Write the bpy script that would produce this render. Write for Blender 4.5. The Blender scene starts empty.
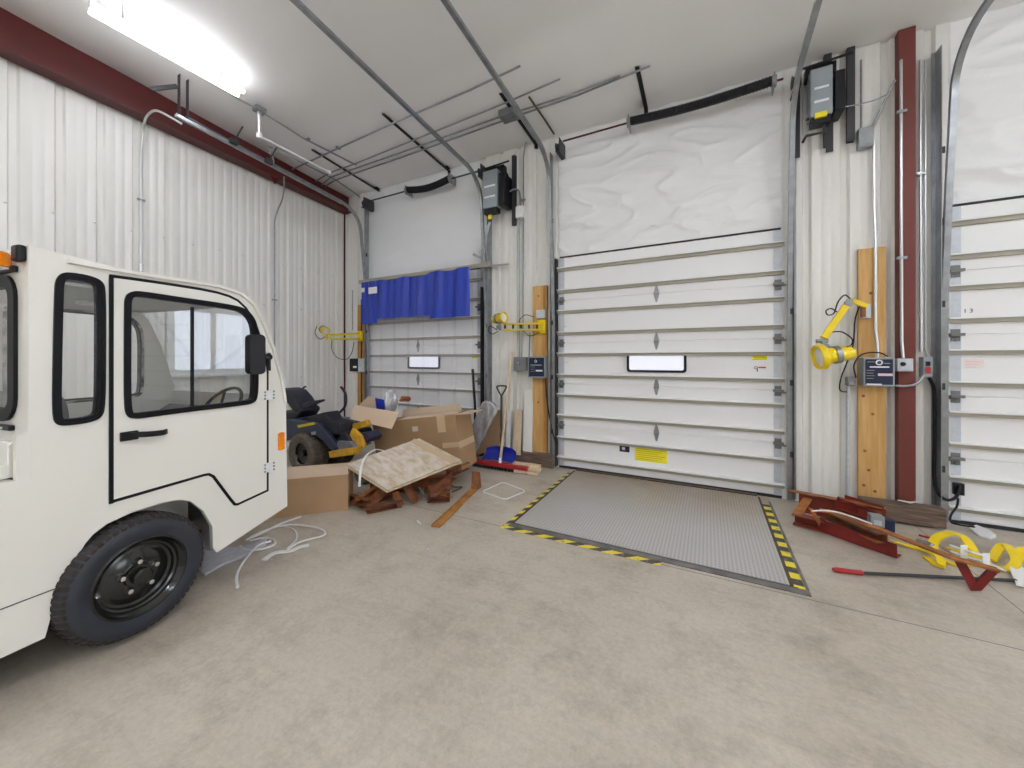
import bpy, bmesh, math, random
from mathutils import Vector, Matrix, noise
from mathutils.geometry import tessellate_polygon
random.seed(7)
PI = math.pi
scene = bpy.context.scene
COL = scene.collection
# ------------------------------------------------------------------ camera maths
F, CX, HY, HC = 374.0, 512.0, 359.0, 1.5
TH = math.atan((707 - CX) / F)
S, C = math.sin(TH), math.cos(TH)
YB, XL = 4.89, -6.17            # plane of the back wall siding, plane of the left wall
XR, YF = 7.5, -6.5              # the other two walls of the bay

def ray(u, v):
    a = (u - CX) / F; b = (HY - v) / F
    return Vector((a * C - S, C + a * S, b))
def W(u, v, x=None, y=None, z=None):
    """the place in the room that a line of sight meets on a plane of the room"""
    d = ray(u, v)
    if x is not None: k = x / d.x
    elif y is not None: k = y / d.y
    else: k = (z - HC) / d.z
    return Vector((d.x * k, d.y * k, HC + d.z * k))
def WD(u, v, dep):
    d = ray(u, v); return Vector((d.x * dep, d.y * dep, HC + d.z * dep))

def ceil_z(y): return 4.60 + 0.0833 * (YB - y)

# ------------------------------------------------------------------ materials
def nt(m): return m.node_tree.nodes, m.node_tree.links
def mat(name, col, rough=0.6, metal=0.0, noise=0.0, nscale=8.0, bump=0.0, bscale=60.0, col2=None, emit=None, estr=0.0, spec=0.5, stretch=None, coat=0.0):
    m = bpy.data.materials.new(name); m.use_nodes = True
    n, l = nt(m); b = n['Principled BSDF']
    b.inputs['Base Color'].default_value = (*col, 1); b.inputs['Roughness'].default_value = rough
    b.inputs['Metallic'].default_value = metal; b.inputs['Specular IOR Level'].default_value = spec
    b.inputs['Coat Weight'].default_value = coat
    if emit: b.inputs['Emission Color'].default_value = (*emit, 1); b.inputs['Emission Strength'].default_value = estr
    tc = n.new('ShaderNodeTexCoord'); mp = n.new('ShaderNodeMapping'); l.new(tc.outputs['Object'], mp.inputs['Vector'])
    if stretch: mp.inputs['Scale'].default_value = stretch
    if noise > 0 or col2:
        t = n.new('ShaderNodeTexNoise'); t.inputs['Scale'].default_value = nscale; t.inputs['Detail'].default_value = 6
        l.new(mp.outputs[0], t.inputs['Vector'])
        r = n.new('ShaderNodeValToRGB'); l.new(t.outputs['Fac'], r.inputs['Fac'])
        c2 = col2 if col2 else tuple(c * (1 - noise) for c in col)
        r.color_ramp.elements[0].position = 0.35; r.color_ramp.elements[1].position = 0.65
        r.color_ramp.elements[0].color = (*c2, 1); r.color_ramp.elements[1].color = (*col, 1)
        l.new(r.outputs['Color'], b.inputs['Base Color'])
    if bump > 0:
        t = n.new('ShaderNodeTexNoise'); t.inputs['Scale'].default_value = bscale; t.inputs['Detail'].default_value = 4
        l.new(mp.outputs[0], t.inputs['Vector'])
        bp = n.new('ShaderNodeBump'); bp.inputs['Strength'].default_value = bump; bp.inputs['Distance'].default_value = 0.02
        l.new(t.outputs['Fac'], bp.inputs['Height']); l.new(bp.outputs[0], b.inputs['Normal'])
    return m

M = {}
M['siding'] = mat('siding_white', (0.80, 0.785, 0.745), 0.40, noise=0.04, nscale=1.5)
M['header'] = mat('vinyl_insulation', (0.86, 0.86, 0.86), 0.42, bump=0.25, bscale=9.0, stretch=(0.7, 1, 2.2))
M['headersmooth'] = mat('vinyl_smooth', (0.84, 0.85, 0.87), 0.5)
M['ceil'] = mat('ceiling_vinyl', (0.86, 0.845, 0.83), 0.6, bump=0.15, bscale=2.0, stretch=(0.3, 3, 1))
M['doorwhite'] = mat('door_panel_white', (0.86, 0.855, 0.85), 0.4)
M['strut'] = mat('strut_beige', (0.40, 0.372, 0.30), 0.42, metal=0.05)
M['galv'] = mat('galvanised', (0.36, 0.375, 0.39), 0.36, metal=0.75, noise=0.2, nscale=12)
M['galvlight'] = mat('galvanised_light', (0.62, 0.65, 0.70), 0.45, metal=0.35, noise=0.12, nscale=20)
M['conduit'] = mat('conduit_steel', (0.66, 0.67, 0.67), 0.3, metal=0.85)
M['chrome'] = mat('bright_metal', (0.8, 0.8, 0.8), 0.2, metal=1)
M['darkmetal'] = mat('dark_metal', (0.05, 0.05, 0.055), 0.5, metal=0.4)
M['black'] = mat('black_plastic', (0.008, 0.008, 0.011), 0.42, spec=0.35)
M['rubber'] = mat('rubber', (0.022, 0.022, 0.026), 0.62, noise=0.2, nscale=25)
M['tyre'] = mat('tyre_rubber', (0.026, 0.030, 0.044), 0.5, noise=0.25, nscale=9)
M['tread'] = mat('tread_rubber', (0.040, 0.031, 0.026), 0.85, noise=0.3, nscale=30)
M['dustytread'] = mat('dusty_tread', (0.16, 0.13, 0.10), 0.9, noise=0.4, nscale=25)
M['mustard'] = mat('mustard_paint', (0.70, 0.38, 0.02), 0.5, noise=0.3, nscale=14)
M['lining'] = mat('cab_headlining', (0.62, 0.62, 0.60), 0.7)
M['heaprust'] = mat('heap_rust', (0.27, 0.085, 0.03), 0.6, col2=(0.11, 0.035, 0.02), nscale=8)
M['rustyellow'] = mat('rust_yellow', (0.50, 0.24, 0.05), 0.5, col2=(0.30, 0.12, 0.03), nscale=6)
M['darkbrown'] = mat('dark_brown_steel', (0.12, 0.085, 0.06), 0.7, noise=0.4, nscale=10)
M['zincdark'] = mat('dark_zinc', (0.20, 0.20, 0.20), 0.45, metal=0.5)
M['pinkpaper'] = mat('pink_paper', (0.86, 0.77, 0.76), 0.6)
M['redox'] = mat('red_oxide_beam', (0.085, 0.005, 0.004), 0.5)
M['column'] = mat('red_oxide_column', (0.165, 0.030, 0.020), 0.5, noise=0.12, nscale=3)
M['rust'] = mat('rust_red_paint', (0.26, 0.028, 0.014), 0.5, col2=(0.17, 0.03, 0.015), nscale=9)
M['rustorange'] = mat('rust_orange', (0.46, 0.17, 0.04), 0.55, col2=(0.22, 0.07, 0.025), nscale=10)
M['rustbrown'] = mat('rust_brown', (0.16, 0.08, 0.045), 0.7, col2=(0.36, 0.11, 0.03), nscale=18)
M['deepred'] = mat('deep_red', (0.23, 0.014, 0.010), 0.42, noise=0.35, nscale=9)
M['cream'] = mat('cream_paint', (0.845, 0.825, 0.765), 0.33, coat=0.25)
M['glassblack'] = mat('gasket_black', (0.005, 0.005, 0.008), 0.5, spec=0.25)
M['rim'] = mat('rim_black', (0.008, 0.008, 0.008), 0.16, spec=0.7)
M['seat'] = mat('seat_grey', (0.10, 0.10, 0.11), 0.7)
M['wood'] = mat('wood_pine', (0.66, 0.40, 0.15), 0.6, col2=(0.54, 0.30, 0.09), nscale=3.5, stretch=(9, 9, 0.8), bump=0.1)
M['woodorange'] = mat('wood_orange', (0.55, 0.30, 0.08), 0.6, col2=(0.36, 0.17, 0.045), nscale=3.5, stretch=(9, 9, 0.7), bump=0.1)
M['woodpale'] = mat('wood_pale', (0.74, 0.60, 0.42), 0.6, col2=(0.64, 0.48, 0.31), nscale=4, stretch=(8, 8, 1), bump=0.05)
M['oldwood'] = mat('old_wood', (0.24, 0.165, 0.12), 0.8, col2=(0.10, 0.065, 0.05), nscale=4, stretch=(1.2, 10, 14), bump=0.4)
M['card'] = mat('cardboard', (0.44, 0.275, 0.15), 0.85, noise=0.10, nscale=3)
M['cardlight'] = mat('cardboard_inside', (0.66, 0.50, 0.36), 0.85, noise=0.06, nscale=3)
M['carddark'] = mat('cardboard_brown', (0.38, 0.235, 0.12), 0.85, noise=0.12, nscale=3)
M['tape'] = mat('parcel_tape', (0.56, 0.41, 0.25), 0.35)
M['yellow'] = mat('yellow_paint', (0.92, 0.68, 0.005), 0.34, noise=0.12, nscale=12)
M['yellowplastic'] = mat('yellow_plastic', (0.90, 0.66, 0.01), 0.4)
M['yellowlabel'] = mat('yellow_label', (0.90, 0.78, 0.02), 0.5)
M['yellowdark'] = mat('yellow_print', (0.55, 0.45, 0.02), 0.5)
M['blueplastic'] = mat('blue_plastic', (0.012, 0.03, 0.42), 0.35, noise=0.25, nscale=10)
M['redplastic'] = mat('red_plastic', (0.42, 0.02, 0.025), 0.4)
M['white'] = mat('white_plastic', (0.82, 0.82, 0.82), 0.4)
M['paper'] = mat('paper_white', (0.85, 0.85, 0.85), 0.7)
M['navy'] = mat('navy_print', (0.008, 0.016, 0.055), 0.35)
M['greybox'] = mat('grey_enamel', (0.32, 0.36, 0.38), 0.4, metal=0.2)
M['redprint'] = mat('red_print', (0.6, 0.06, 0.05), 0.5)
M['pinkprint'] = mat('pink_print', (0.86, 0.64, 0.64), 0.5)
M['blackprint'] = mat('black_print', (0.03, 0.03, 0.03), 0.5)
M['orange'] = mat('orange_lens', (0.85, 0.24, 0.0), 0.25, coat=0.4)
M['mowerblue'] = mat('mower_slate', (0.028, 0.035, 0.075), 0.35)
M['mowerblack'] = mat('mower_black', (0.014, 0.015, 0.025), 0.5)
M['kerbsteel'] = mat('kerb_steel', (0.24, 0.225, 0.215), 0.5, metal=0.3, noise=0.4, nscale=8)
M['dirtygrey'] = mat('dusty_grey', (0.20, 0.22, 0.28), 0.6, noise=0.4, nscale=15)
M['brushes'] = mat('broom_bristle', (0.02, 0.015, 0.015), 0.9)
M['led'] = mat('lamp_diffuser', (0.9, 0.9, 0.9), 0.5, emit=(0.93, 0.98, 1.05), estr=25)  # glow of the unseen lamps added to light the room
M['day'] = mat('daylight_pane', (0.8, 0.85, 0.95), 0.3, emit=(0.90, 0.94, 1.0), estr=1.6)  # glowing pane of the windows added in the right wall
M['daydoor'] = mat('door_pane', (0.5, 0.5, 0.55), 0.3, emit=(0.86, 0.88, 1.0), estr=0.27)
M['dayleft'] = mat('left_window_pane', (0.5, 0.52, 0.6), 0.3, emit=(0.86, 0.90, 1.0), estr=0.30)
M['lednear'] = mat('lamp_diffuser_small', (0.9, 0.9, 0.9), 0.5, emit=(0.95, 0.98, 1.03), estr=6)
M['interior'] = mat('cab_lining', (0.42, 0.42, 0.40), 0.7)
M['frost'] = mat('bare_bulb_glass', (0.8, 0.8, 0.75), 0.1)
M['panelply'] = mat('wrapped_plywood', (0.50, 0.385, 0.25), 0.3, col2=(0.66, 0.60, 0.54), nscale=9, stretch=(1, 2.2, 1), bump=0.35, bscale=12, coat=0.7)
M['foil'] = mat('silver_wrap', (0.72, 0.72, 0.74), 0.25, metal=0.45, bump=1.0, bscale=9, stretch=(1.6, 1, 0.7), col2=(0.42, 0.42, 0.44), nscale=9)
M['plastic'] = mat('crumpled_film', (0.62, 0.62, 0.72), 0.25, bump=0.8, bscale=14)
M['graphlabel'] = mat('grey_print', (0.55, 0.50, 0.44), 0.5)

def m_floor():
    m = bpy.data.materials.new('concrete'); m.use_nodes = True; n, l = nt(m); b = n['Principled BSDF']
    tc = n.new('ShaderNodeTexCoord')
    def noise(s, d=8, r=0.6, vec=None):
        t = n.new('ShaderNodeTexNoise'); t.inputs['Scale'].default_value = s; t.inputs['Detail'].default_value = d
        t.inputs['Roughness'].default_value = r; l.new(vec or tc.outputs['Object'], t.inputs['Vector']); return t.outputs['Fac']
    def ramp(f, p0, c0, p1, c1):
        r = n.new('ShaderNodeValToRGB'); r.color_ramp.elements[0].position = p0; r.color_ramp.elements[1].position = p1
        r.color_ramp.elements[0].color = (*c0, 1); r.color_ramp.elements[1].color = (*c1, 1); l.new(f, r.inputs['Fac']); return r.outputs['Color']
    def mix(mode, f, a, c):
        x = n.new('ShaderNodeMix'); x.data_type = 'RGBA'; x.blend_type = mode; x.inputs['Factor'].default_value = f
        l.new(a, x.inputs['A']); l.new(c, x.inputs['B']); return x.outputs['Result']
    base = ramp(noise(0.8), 0.3, (0.475, 0.42, 0.345), 0.7, (0.61, 0.55, 0.465))
    sp = ramp(noise(35, 8, 0.8), 0.32, (0.80, 0.79, 0.78), 0.6, (1, 1, 1))
    bl = ramp(noise(2.6, 10, 0.75), 0.30, (0.70, 0.68, 0.66), 0.52, (1, 1, 1))
    c = mix('MULTIPLY', 1.0, base, sp); c = mix('MULTIPLY', 1.0, c, bl)
    mp = n.new('ShaderNodeMapping'); mp.inputs['Scale'].default_value = (1, 9, 1); mp.inputs['Rotation'].default_value = (0, 0, 0.6); l.new(tc.outputs['Object'], mp.inputs['Vector'])
    sc = ramp(noise(1.6, 6, 0.7, mp.outputs[0]), 0.30, (0.88, 0.87, 0.86), 0.5, (1, 1, 1))
    c = mix('MULTIPLY', 0.8, c, sc)
    # saw-cut joints: one along y = 2.93 either side of the leveler pit, one along x = 1.66
    sx = n.new('ShaderNodeSeparateXYZ'); l.new(tc.outputs['Object'], sx.inputs[0])
    def near(out, v, w):
        a = n.new('ShaderNodeMath'); a.operation = 'SUBTRACT'; l.new(out, a.inputs[0]); a.inputs[1].default_value = v
        q = n.new('ShaderNodeMath'); q.operation = 'ABSOLUTE'; l.new(a.outputs[0], q.inputs[0])
        k = n.new('ShaderNodeMath'); k.operation = 'LESS_THAN'; l.new(q.outputs[0], k.inputs[0]); k.inputs[1].default_value = w; return k.outputs[0]
    j1 = near(sx.outputs[1], 2.925, 0.004); j2 = near(sx.outputs[0], 1.66, 0.004)
    mx = n.new('ShaderNodeMath'); mx.operation = 'MAXIMUM'; l.new(j1, mx.inputs[0]); l.new(j2, mx.inputs[1])
    x = n.new('ShaderNodeMix'); x.data_type = 'RGBA'; l.new(mx.outputs[0], x.inputs['Factor']); l.new(c, x.inputs['A']); x.inputs['B'].default_value = (0.17, 0.15, 0.13, 1)
    l.new(x.outputs['Result'], b.inputs['Base Color'])
    rr = n.new('ShaderNodeMapRange'); l.new(noise(1.5, 4), rr.inputs['Value']); rr.inputs['To Min'].default_value = 0.30; rr.inputs['To Max'].default_value = 0.55
    l.new(rr.outputs[0], b.inputs['Roughness']); b.inputs['Specular IOR Level'].default_value = 0.45
    bp = n.new('ShaderNodeBump'); bp.inputs['Strength'].default_value = 0.08; bp.inputs['Distance'].default_value = 0.01; l.new(noise(40), bp.inputs['Height']); l.new(bp.outputs[0], b.inputs['Normal'])
    return m
M['floor'] = m_floor()

def m_plate():
    m = bpy.data.materials.new('checker_plate'); m.use_nodes = True; n, l = nt(m); b = n['Principled BSDF']
    tc = n.new('ShaderNodeTexCoord'); mp = n.new('ShaderNodeMapping'); mp.inputs['Rotation'].default_value = (0, 0, PI / 4); l.new(tc.outputs['Object'], mp.inputs['Vector'])
    ck = n.new('ShaderNodeTexChecker'); ck.inputs['Scale'].default_value = 52; l.new(mp.outputs[0], ck.inputs['Vector'])
    nz = n.new('ShaderNodeTexNoise'); nz.inputs['Scale'].default_value = 2.2; nz.inputs['Detail'].default_value = 8; l.new(tc.outputs['Object'], nz.inputs['Vector'])
    sx = n.new('ShaderNodeSeparateXYZ'); l.new(tc.outputs['Object'], sx.inputs[0])
    r = n.new('ShaderNodeMapRange'); l.new(sx.outputs[1], r.inputs['Value']); r.inputs['From Min'].default_value = 0.6; r.inputs['From Max'].default_value = 1.75; r.inputs['To Max'].default_value = 1.5
    a = n.new('ShaderNodeMath'); a.operation = 'MULTIPLY'; l.new(r.outputs[0], a.inputs[0]); l.new(nz.outputs['Fac'], a.inputs[1]); a.use_clamp = True
    q = n.new('ShaderNodeMix'); q.data_type = 'RGBA'; l.new(a.outputs[0], q.inputs['Factor']); q.inputs['A'].default_value = (0.60, 0.585, 0.565, 1); q.inputs['B'].default_value = (0.42, 0.32, 0.21, 1)
    d = n.new('ShaderNodeMix'); d.data_type = 'RGBA'; d.blend_type = 'MULTIPLY'; d.inputs['Factor'].default_value = 1; l.new(q.outputs['Result'], d.inputs['A'])
    cr = n.new('ShaderNodeValToRGB'); cr.color_ramp.elements[0].color = (0.74, 0.74, 0.75, 1); cr.color_ramp.elements[1].color = (1, 1, 1, 1); l.new(ck.outputs['Fac'], cr.inputs['Fac'])
    l.new(cr.outputs[0], d.inputs['B']); l.new(d.outputs['Result'], b.inputs['Base Color'])
    bp = n.new('ShaderNodeBump'); bp.inputs['Strength'].default_value = 0.5; bp.inputs['Distance'].default_value = 0.004; l.new(ck.outputs['Fac'], bp.inputs['Height']); l.new(bp.outputs[0], b.inputs['Normal'])
    b.inputs['Metallic'].default_value = 0.25; b.inputs['Roughness'].default_value = 0.42
    return m
M['plate'] = m_plate()

def m_hazard(name, ax, ay, period, off=0.0):
    m = bpy.data.materials.new(name); m.use_nodes = True; n, l = nt(m); b = n['Principled BSDF']
    tc = n.new('ShaderNodeTexCoord'); sx = n.new('ShaderNodeSeparateXYZ'); l.new(tc.outputs['Object'], sx.inputs[0])
    def mul(o, k):
        a = n.new('ShaderNodeMath'); a.operation = 'MULTIPLY'; l.new(o, a.inputs[0]); a.inputs[1].default_value = k; return a.outputs[0]
    s = n.new('ShaderNodeMath'); s.operation = 'ADD'; l.new(mul(sx.outputs[0], ax / period), s.inputs[0]); l.new(mul(sx.outputs[1], ay / period), s.inputs[1])
    s2 = n.new('ShaderNodeMath'); s2.operation = 'ADD'; l.new(s.outputs[0], s2.inputs[0]); s2.inputs[1].default_value = off + 50
    fr = n.new('ShaderNodeMath'); fr.operation = 'FRACT'; l.new(s2.outputs[0], fr.inputs[0])
    gt = n.new('ShaderNodeMath'); gt.operation = 'GREATER_THAN'; l.new(fr.outputs[0], gt.inputs[0]); gt.inputs[1].default_value = 0.5
    x = n.new('ShaderNodeMix'); x.data_type = 'RGBA'; l.new(gt.outputs[0], x.inputs['Factor']); x.inputs['A'].default_value = (0.06, 0.055, 0.045, 1); x.inputs['B'].default_value = (0.88, 0.72, 0.04, 1)
    nz = n.new('ShaderNodeTexNoise'); nz.inputs['Scale'].default_value = 30; nz.inputs['Detail'].default_value = 8; l.new(tc.outputs['Object'], nz.inputs['Vector'])
    cr = n.new('ShaderNodeValToRGB'); cr.color_ramp.elements[0].position = 0.30; cr.color_ramp.elements[1].position = 0.42; l.new(nz.outputs['Fac'], cr.inputs['Fac'])
    y = n.new('ShaderNodeMix'); y.data_type = 'RGBA'; l.new(cr.outputs[0], y.inputs['Factor']); y.inputs['A'].default_value = (0.33, 0.30, 0.25, 1); l.new(x.outputs['Result'], y.inputs['B'])
    l.new(y.outputs['Result'], b.inputs['Base Color']); b.inputs['Roughness'].default_value = 0.5
    return m

def m_thin(name, tint, ior=1.45, rough=0.02, alpha=0.0, boost=1.0):
    """thin clear sheet: mostly clear, a mirror at grazing angles"""
    m = bpy.data.materials.new(name); m.use_nodes = True; n, l = nt(m); n.clear()
    o = n.new('ShaderNodeOutputMaterial'); t = n.new('ShaderNodeBsdfTransparent'); g = n.new('ShaderNodeBsdfGlossy'); d = n.new('ShaderNodeBsdfDiffuse')
    t.inputs[0].default_value = (*tint, 1); g.inputs['Roughness'].default_value = rough; d.inputs[0].default_value = (0.9, 0.9, 0.92, 1)
    lw = n.new('ShaderNodeLayerWeight'); lw.inputs[0].default_value = 0.5; r0 = ((ior - 1) / (ior + 1)) ** 2
    pw = n.new('ShaderNodeMath'); pw.operation = 'POWER'; l.new(lw.outputs['Facing'], pw.inputs[0]); pw.inputs[1].default_value = 5
    fr = n.new('ShaderNodeMath'); fr.operation = 'MULTIPLY_ADD'; l.new(pw.outputs[0], fr.inputs[0]); fr.inputs[1].default_value = 1 - r0; fr.inputs[2].default_value = r0
    k = n.new('ShaderNodeMath'); k.operation = 'MULTIPLY'; k.use_clamp = True; l.new(fr.outputs[0], k.inputs[0]); k.inputs[1].default_value = boost
    mx = n.new('ShaderNodeMixShader'); l.new(k.outputs[0], mx.inputs[0]); l.new(t.outputs[0], mx.inputs[1]); l.new(g.outputs[0], mx.inputs[2])
    m2 = n.new('ShaderNodeMixShader'); m2.inputs[0].default_value = alpha; l.new(mx.outputs[0], m2.inputs[1]); l.new(d.outputs[0], m2.inputs[2])
    l.new(m2.outputs[0], o.inputs[0]); return m
M['glass'] = m_thin('cab_glass', (0.955, 0.965, 0.965), 1.5, 0.01, 0.015, 1.3)
M['vinylclear'] = m_thin('clear_vinyl', (0.99, 0.99, 0.995), 1.25, 0.12, 0.05, 0.6)
M['bluevinyl'] = mat('blue_vinyl', (0.004, 0.035, 0.42), 0.35, coat=0.3)

# ------------------------------------------------------------------ mesh building
class MB:
    def __init__(s): s.v = []; s.f = []
    def add(s, vs, fs):
        o = len(s.v); s.v += [Vector(p) for p in vs]; s.f += [tuple(i + o for i in f) for f in fs]; return s
    def hexa(s, p):      # 8 points: bottom loop 0-3, top loop 4-7
        return s.add(p, [(3, 2, 1, 0), (4, 5, 6, 7), (0, 1, 5, 4), (1, 2, 6, 5), (2, 3, 7, 6), (3, 0, 4, 7)])
    def box(s, x0, x1, y0, y1, z0, z1, m=None):
        p = [Vector(q) for q in ((x0, y0, z0), (x1, y0, z0), (x1, y1, z0), (x0, y1, z0), (x0, y0, z1), (x1, y0, z1), (x1, y1, z1), (x0, y1, z1))]
        if m is not None: p = [m @ q for q in p]
        return s.hexa(p)
    def sweep(s, path, prof, up=(0, 0, 1), closed=False, caps=True):
        """carry a closed 2-D profile (side, up) along a path"""
        path = [Vector(p) for p in path]; n = len(path); k = len(prof); up = Vector(up); vs = []
        for i, p in enumerate(path):
            if closed: a, b = path[i - 1], path[(i + 1) % n]
            else: a, b = path[max(0, i - 1)], path[min(n - 1, i + 1)]
            d0 = (p - a).normalized() if (p - a).length > 1e-9 else (b - p).normalized()
            d1 = (b - p).normalized() if (b - p).length > 1e-9 else d0
            t = (d0 + d1); t = t.normalized() if t.length > 1e-6 else d1
            sd = t.cross(up)
            if sd.length < 1e-4: sd = t.cross(Vector((0.3, 1, 0.1)))
            sd.normalize(); u2 = sd.cross(t).normalized()
            c = max(0.35, d0.dot(t)); 
            for (a2, b2) in prof: vs.append(p + sd * a2 + u2 * b2 if c > .98 else p + sd * (a2 / c) + u2 * b2)
        fs = []; m = n if closed else n - 1
        for i in range(m):
            j = (i + 1) % n
            for q in range(k):
                r = (q + 1) % k; fs.append((i * k + q, i * k + r, j * k + r, j * k + q))
        if caps and not closed: fs.append(tuple(range(k - 1, -1, -1))); fs.append(tuple((n - 1) * k + q for q in range(k)))
        return s.add(vs, fs)
    def tube(s, path, r, n=10, closed=False):
        path = [Vector(p) for p in path]; N = len(path); vs = []; prev = None
        for i, p in enumerate(path):
            if closed: a, b = path[i - 1], path[(i + 1) % N]
            else: a, b = path[max(0, i - 1)], path[min(N - 1, i + 1)]
            t = (b - a).normalized()
            if prev is None:
                q = t.cross(Vector((0, 0, 1)))
                if q.length < 1e-3: q = t.cross(Vector((0, 1, 0)))
            else:
                q = prev - t * prev.dot(t)
                if q.length < 1e-5: q = t.cross(Vector((0, 0, 1)))
            q.normalize(); prev = q; w = t.cross(q)
            rr = r[i] if isinstance(r, (list, tuple)) else r
            for j in range(n):
                g = 2 * PI * j / n; vs.append(p + (q * math.cos(g) + w * math.sin(g)) * rr)
        fs = []
        for i in range(N if closed else N - 1):
            k = (i + 1) % N
            for j in range(n):
                l = (j + 1) % n; fs.append((i * n + j, i * n + l, k * n + l, k * n + j))
        if not closed: fs.append(tuple(range(n - 1, -1, -1))); fs.append(tuple((N - 1) * n + j for j in range(n)))
        return s.add(vs, fs)
    def lathe(s, prof, o, axis, n=32, start=0, end=2 * PI):
        """prof = (radius, distance along axis)"""
        ax = Vector(axis).normalized(); q = ax.cross(Vector((0, 0, 1)))
        if q.length < 1e-3: q = ax.cross(Vector((0, 1, 0)))
        q.normalize(); w = ax.cross(q); o = Vector(o); vs = []; k = len(prof)
        for i in range(n):
            g = 2 * PI * i / n
            for (r, h) in prof: vs.append(o + ax * h + (q * math.cos(g) + w * math.sin(g)) * r)
        fs = [(i * k + j, i * k + j + 1, ((i + 1) % n) * k + j + 1, ((i + 1) % n) * k + j) for i in range(n) for j in range(k - 1)]
        return s.add(vs, fs)
    def poly(s, loops, f0, f1):
        """a flat outline (with holes) given in 2-D, f0 and f1 map it to the two faces of the sheet"""
        from mathutils.geometry import delaunay_2d_cdt
        loops = [[(float(a), float(b)) for a, b in lp] for lp in loops]; flat = [p for lp in loops for p in lp]; eds = []; o = 0
        for lp in loops: eds += [(o + i, o + (i + 1) % len(lp)) for i in range(len(lp))]; o += len(lp)
        cv, ce, cf, *_ = delaunay_2d_cdt([Vector(p) for p in flat], eds, [], 0, 1e-6)
        def inside(p):
            c_ = False
            for lp in loops:
                for i in range(len(lp)):
                    (x1, y1), (x2, y2) = lp[i], lp[i - 1]
                    if (y1 > p.y) != (y2 > p.y) and p.x < (x2 - x1) * (p.y - y1) / (y2 - y1) + x1: c_ = not c_
            return c_
        cf = [t for t in cf if inside(sum((cv[i] for i in t), Vector((0, 0))) / len(t))]; nc = len(cv); o = 2 * nc
        vs = [f0(p.x, p.y) for p in cv] + [f1(p.x, p.y) for p in cv] + [f0(a, b) for a, b in flat] + [f1(a, b) for a, b in flat]; n = len(flat)
        fs = [tuple(t) for t in cf] + [tuple(i + nc for i in reversed(t)) for t in cf]
        for lp in loops:
            k = len(lp)
            for i in range(k): j = (i + 1) % k; fs.append((o + i, o + j, o + j + n, o + i + n))
            o += k
        return s.add(vs, fs)
    def ring(s, outer, inner, f0, f1):
        n = len(outer); vs = [f0(*p) for p in outer] + [f0(*p) for p in inner] + [f1(*p) for p in outer] + [f1(*p) for p in inner]; fs = []
        for i in range(n):
            j = (i + 1) % n
            fs += [(i, j, n + j, n + i), (2 * n + i, 3 * n + i, 3 * n + j, 2 * n + j), (i, 2 * n + i, 2 * n + j, j), (n + i, n + j, 3 * n + j, 3 * n + i)]
        return s.add(vs, fs)

def offset(poly, d):
    """move a closed outline inwards by d"""
    n = len(poly); A = sum(poly[i][0] * poly[(i + 1) % n][1] - poly[(i + 1) % n][0] * poly[i][1] for i in range(n)); sg = 1 if A > 0 else -1; out = []
    for i in range(n):
        p0, p1, p2 = Vector(poly[i - 1]), Vector(poly[i]), Vector(poly[(i + 1) % n])
        a = (p1 - p0).normalized(); b = (p2 - p1).normalized()
        na = Vector((-a.y, a.x)) * sg; nb = Vector((-b.y, b.x)) * sg
        m = (na + nb); m = m.normalized() if m.length > 1e-6 else na
        k = max(0.5, m.dot(na)); q = p1 + m * (d / k); out.append((q.x, q.y))
    return out
def rrect(x0, x1, y0, y1, r, n=5):
    out = []
    for cx, cy, a in ((x1 - r, y1 - r, 0), (x0 + r, y1 - r, PI / 2), (x0 + r, y0 + r, PI), (x1 - r, y0 + r, 1.5 * PI)):
        for i in range(n + 1): g = a + PI / 2 * i / n; out.append((cx + r * math.cos(g), cy + r * math.sin(g)))
    return out
def smooth(pts, n=6, closed=False):
    """Catmull-Rom through the points"""
    pts = [Vector(p) for p in pts]; N = len(pts); out = []
    for i in range(N if closed else N - 1):
        if closed: a, b, c, d = pts[i - 1], pts[i], pts[(i + 1) % N], pts[(i + 2) % N]
        else: a, b, c, d = pts[max(0, i - 1)], pts[i], pts[i + 1], pts[min(N - 1, i + 2)]
        for k in range(n):
            t = k / n; out.append(0.5 * ((2 * b) + (c - a) * t + (2 * a - 5 * b + 4 * c - d) * t * t + (3 * b - a - 3 * c + d) * t ** 3))
    if not closed: out.append(pts[-1])
    return out
RECT = lambda w, h: [(-w / 2, -h / 2), (w / 2, -h / 2), (w / 2, h / 2), (-w / 2, h / 2)]
LPROF = lambda w, h, t: [(0, 0), (w, 0), (w, t), (t, t), (t, h), (0, h)]
CPROF = lambda w, h, t: [(0, 0), (w, 0), (w, t), (t, t), (t, h - t), (w, h - t), (w, h), (0, h)]

WM = {}
def build(name, mb, material, parent=None, bevel=0.0, angle=35, flat=False):
    """one mesh object; the shape is given in room coordinates and re-based on its parent"""
    me = bpy.data.meshes.new(name); vs = mb.v
    Mx = WM[parent.name] if parent is not None else Matrix.Identity(4)
    inv = Mx.inverted()
    me.from_pydata([tuple(inv @ v) for v in vs], [], mb.f); me.validate()
    bm = bmesh.new(); bm.from_mesh(me); bmesh.ops.remove_doubles(bm, verts=bm.verts, dist=1e-6); bmesh.ops.recalc_face_normals(bm, faces=bm.faces)
    bm.to_mesh(me); bm.free()
    o = bpy.data.objects.new(name, me); COL.objects.link(o)
    me.materials.append(M[material] if isinstance(material, str) else material)
    if not flat:
        me.shade_smooth(); me.set_sharp_from_angle(angle=math.radians(angle))
    if bevel:
        b = o.modifiers.new('edge', 'BEVEL'); b.width = bevel; b.segments = 2; b.limit_method = 'ANGLE'; b.angle_limit = math.radians(40)
    if parent is not None: o.parent = parent
    WM[o.name] = Mx
    return o
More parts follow.
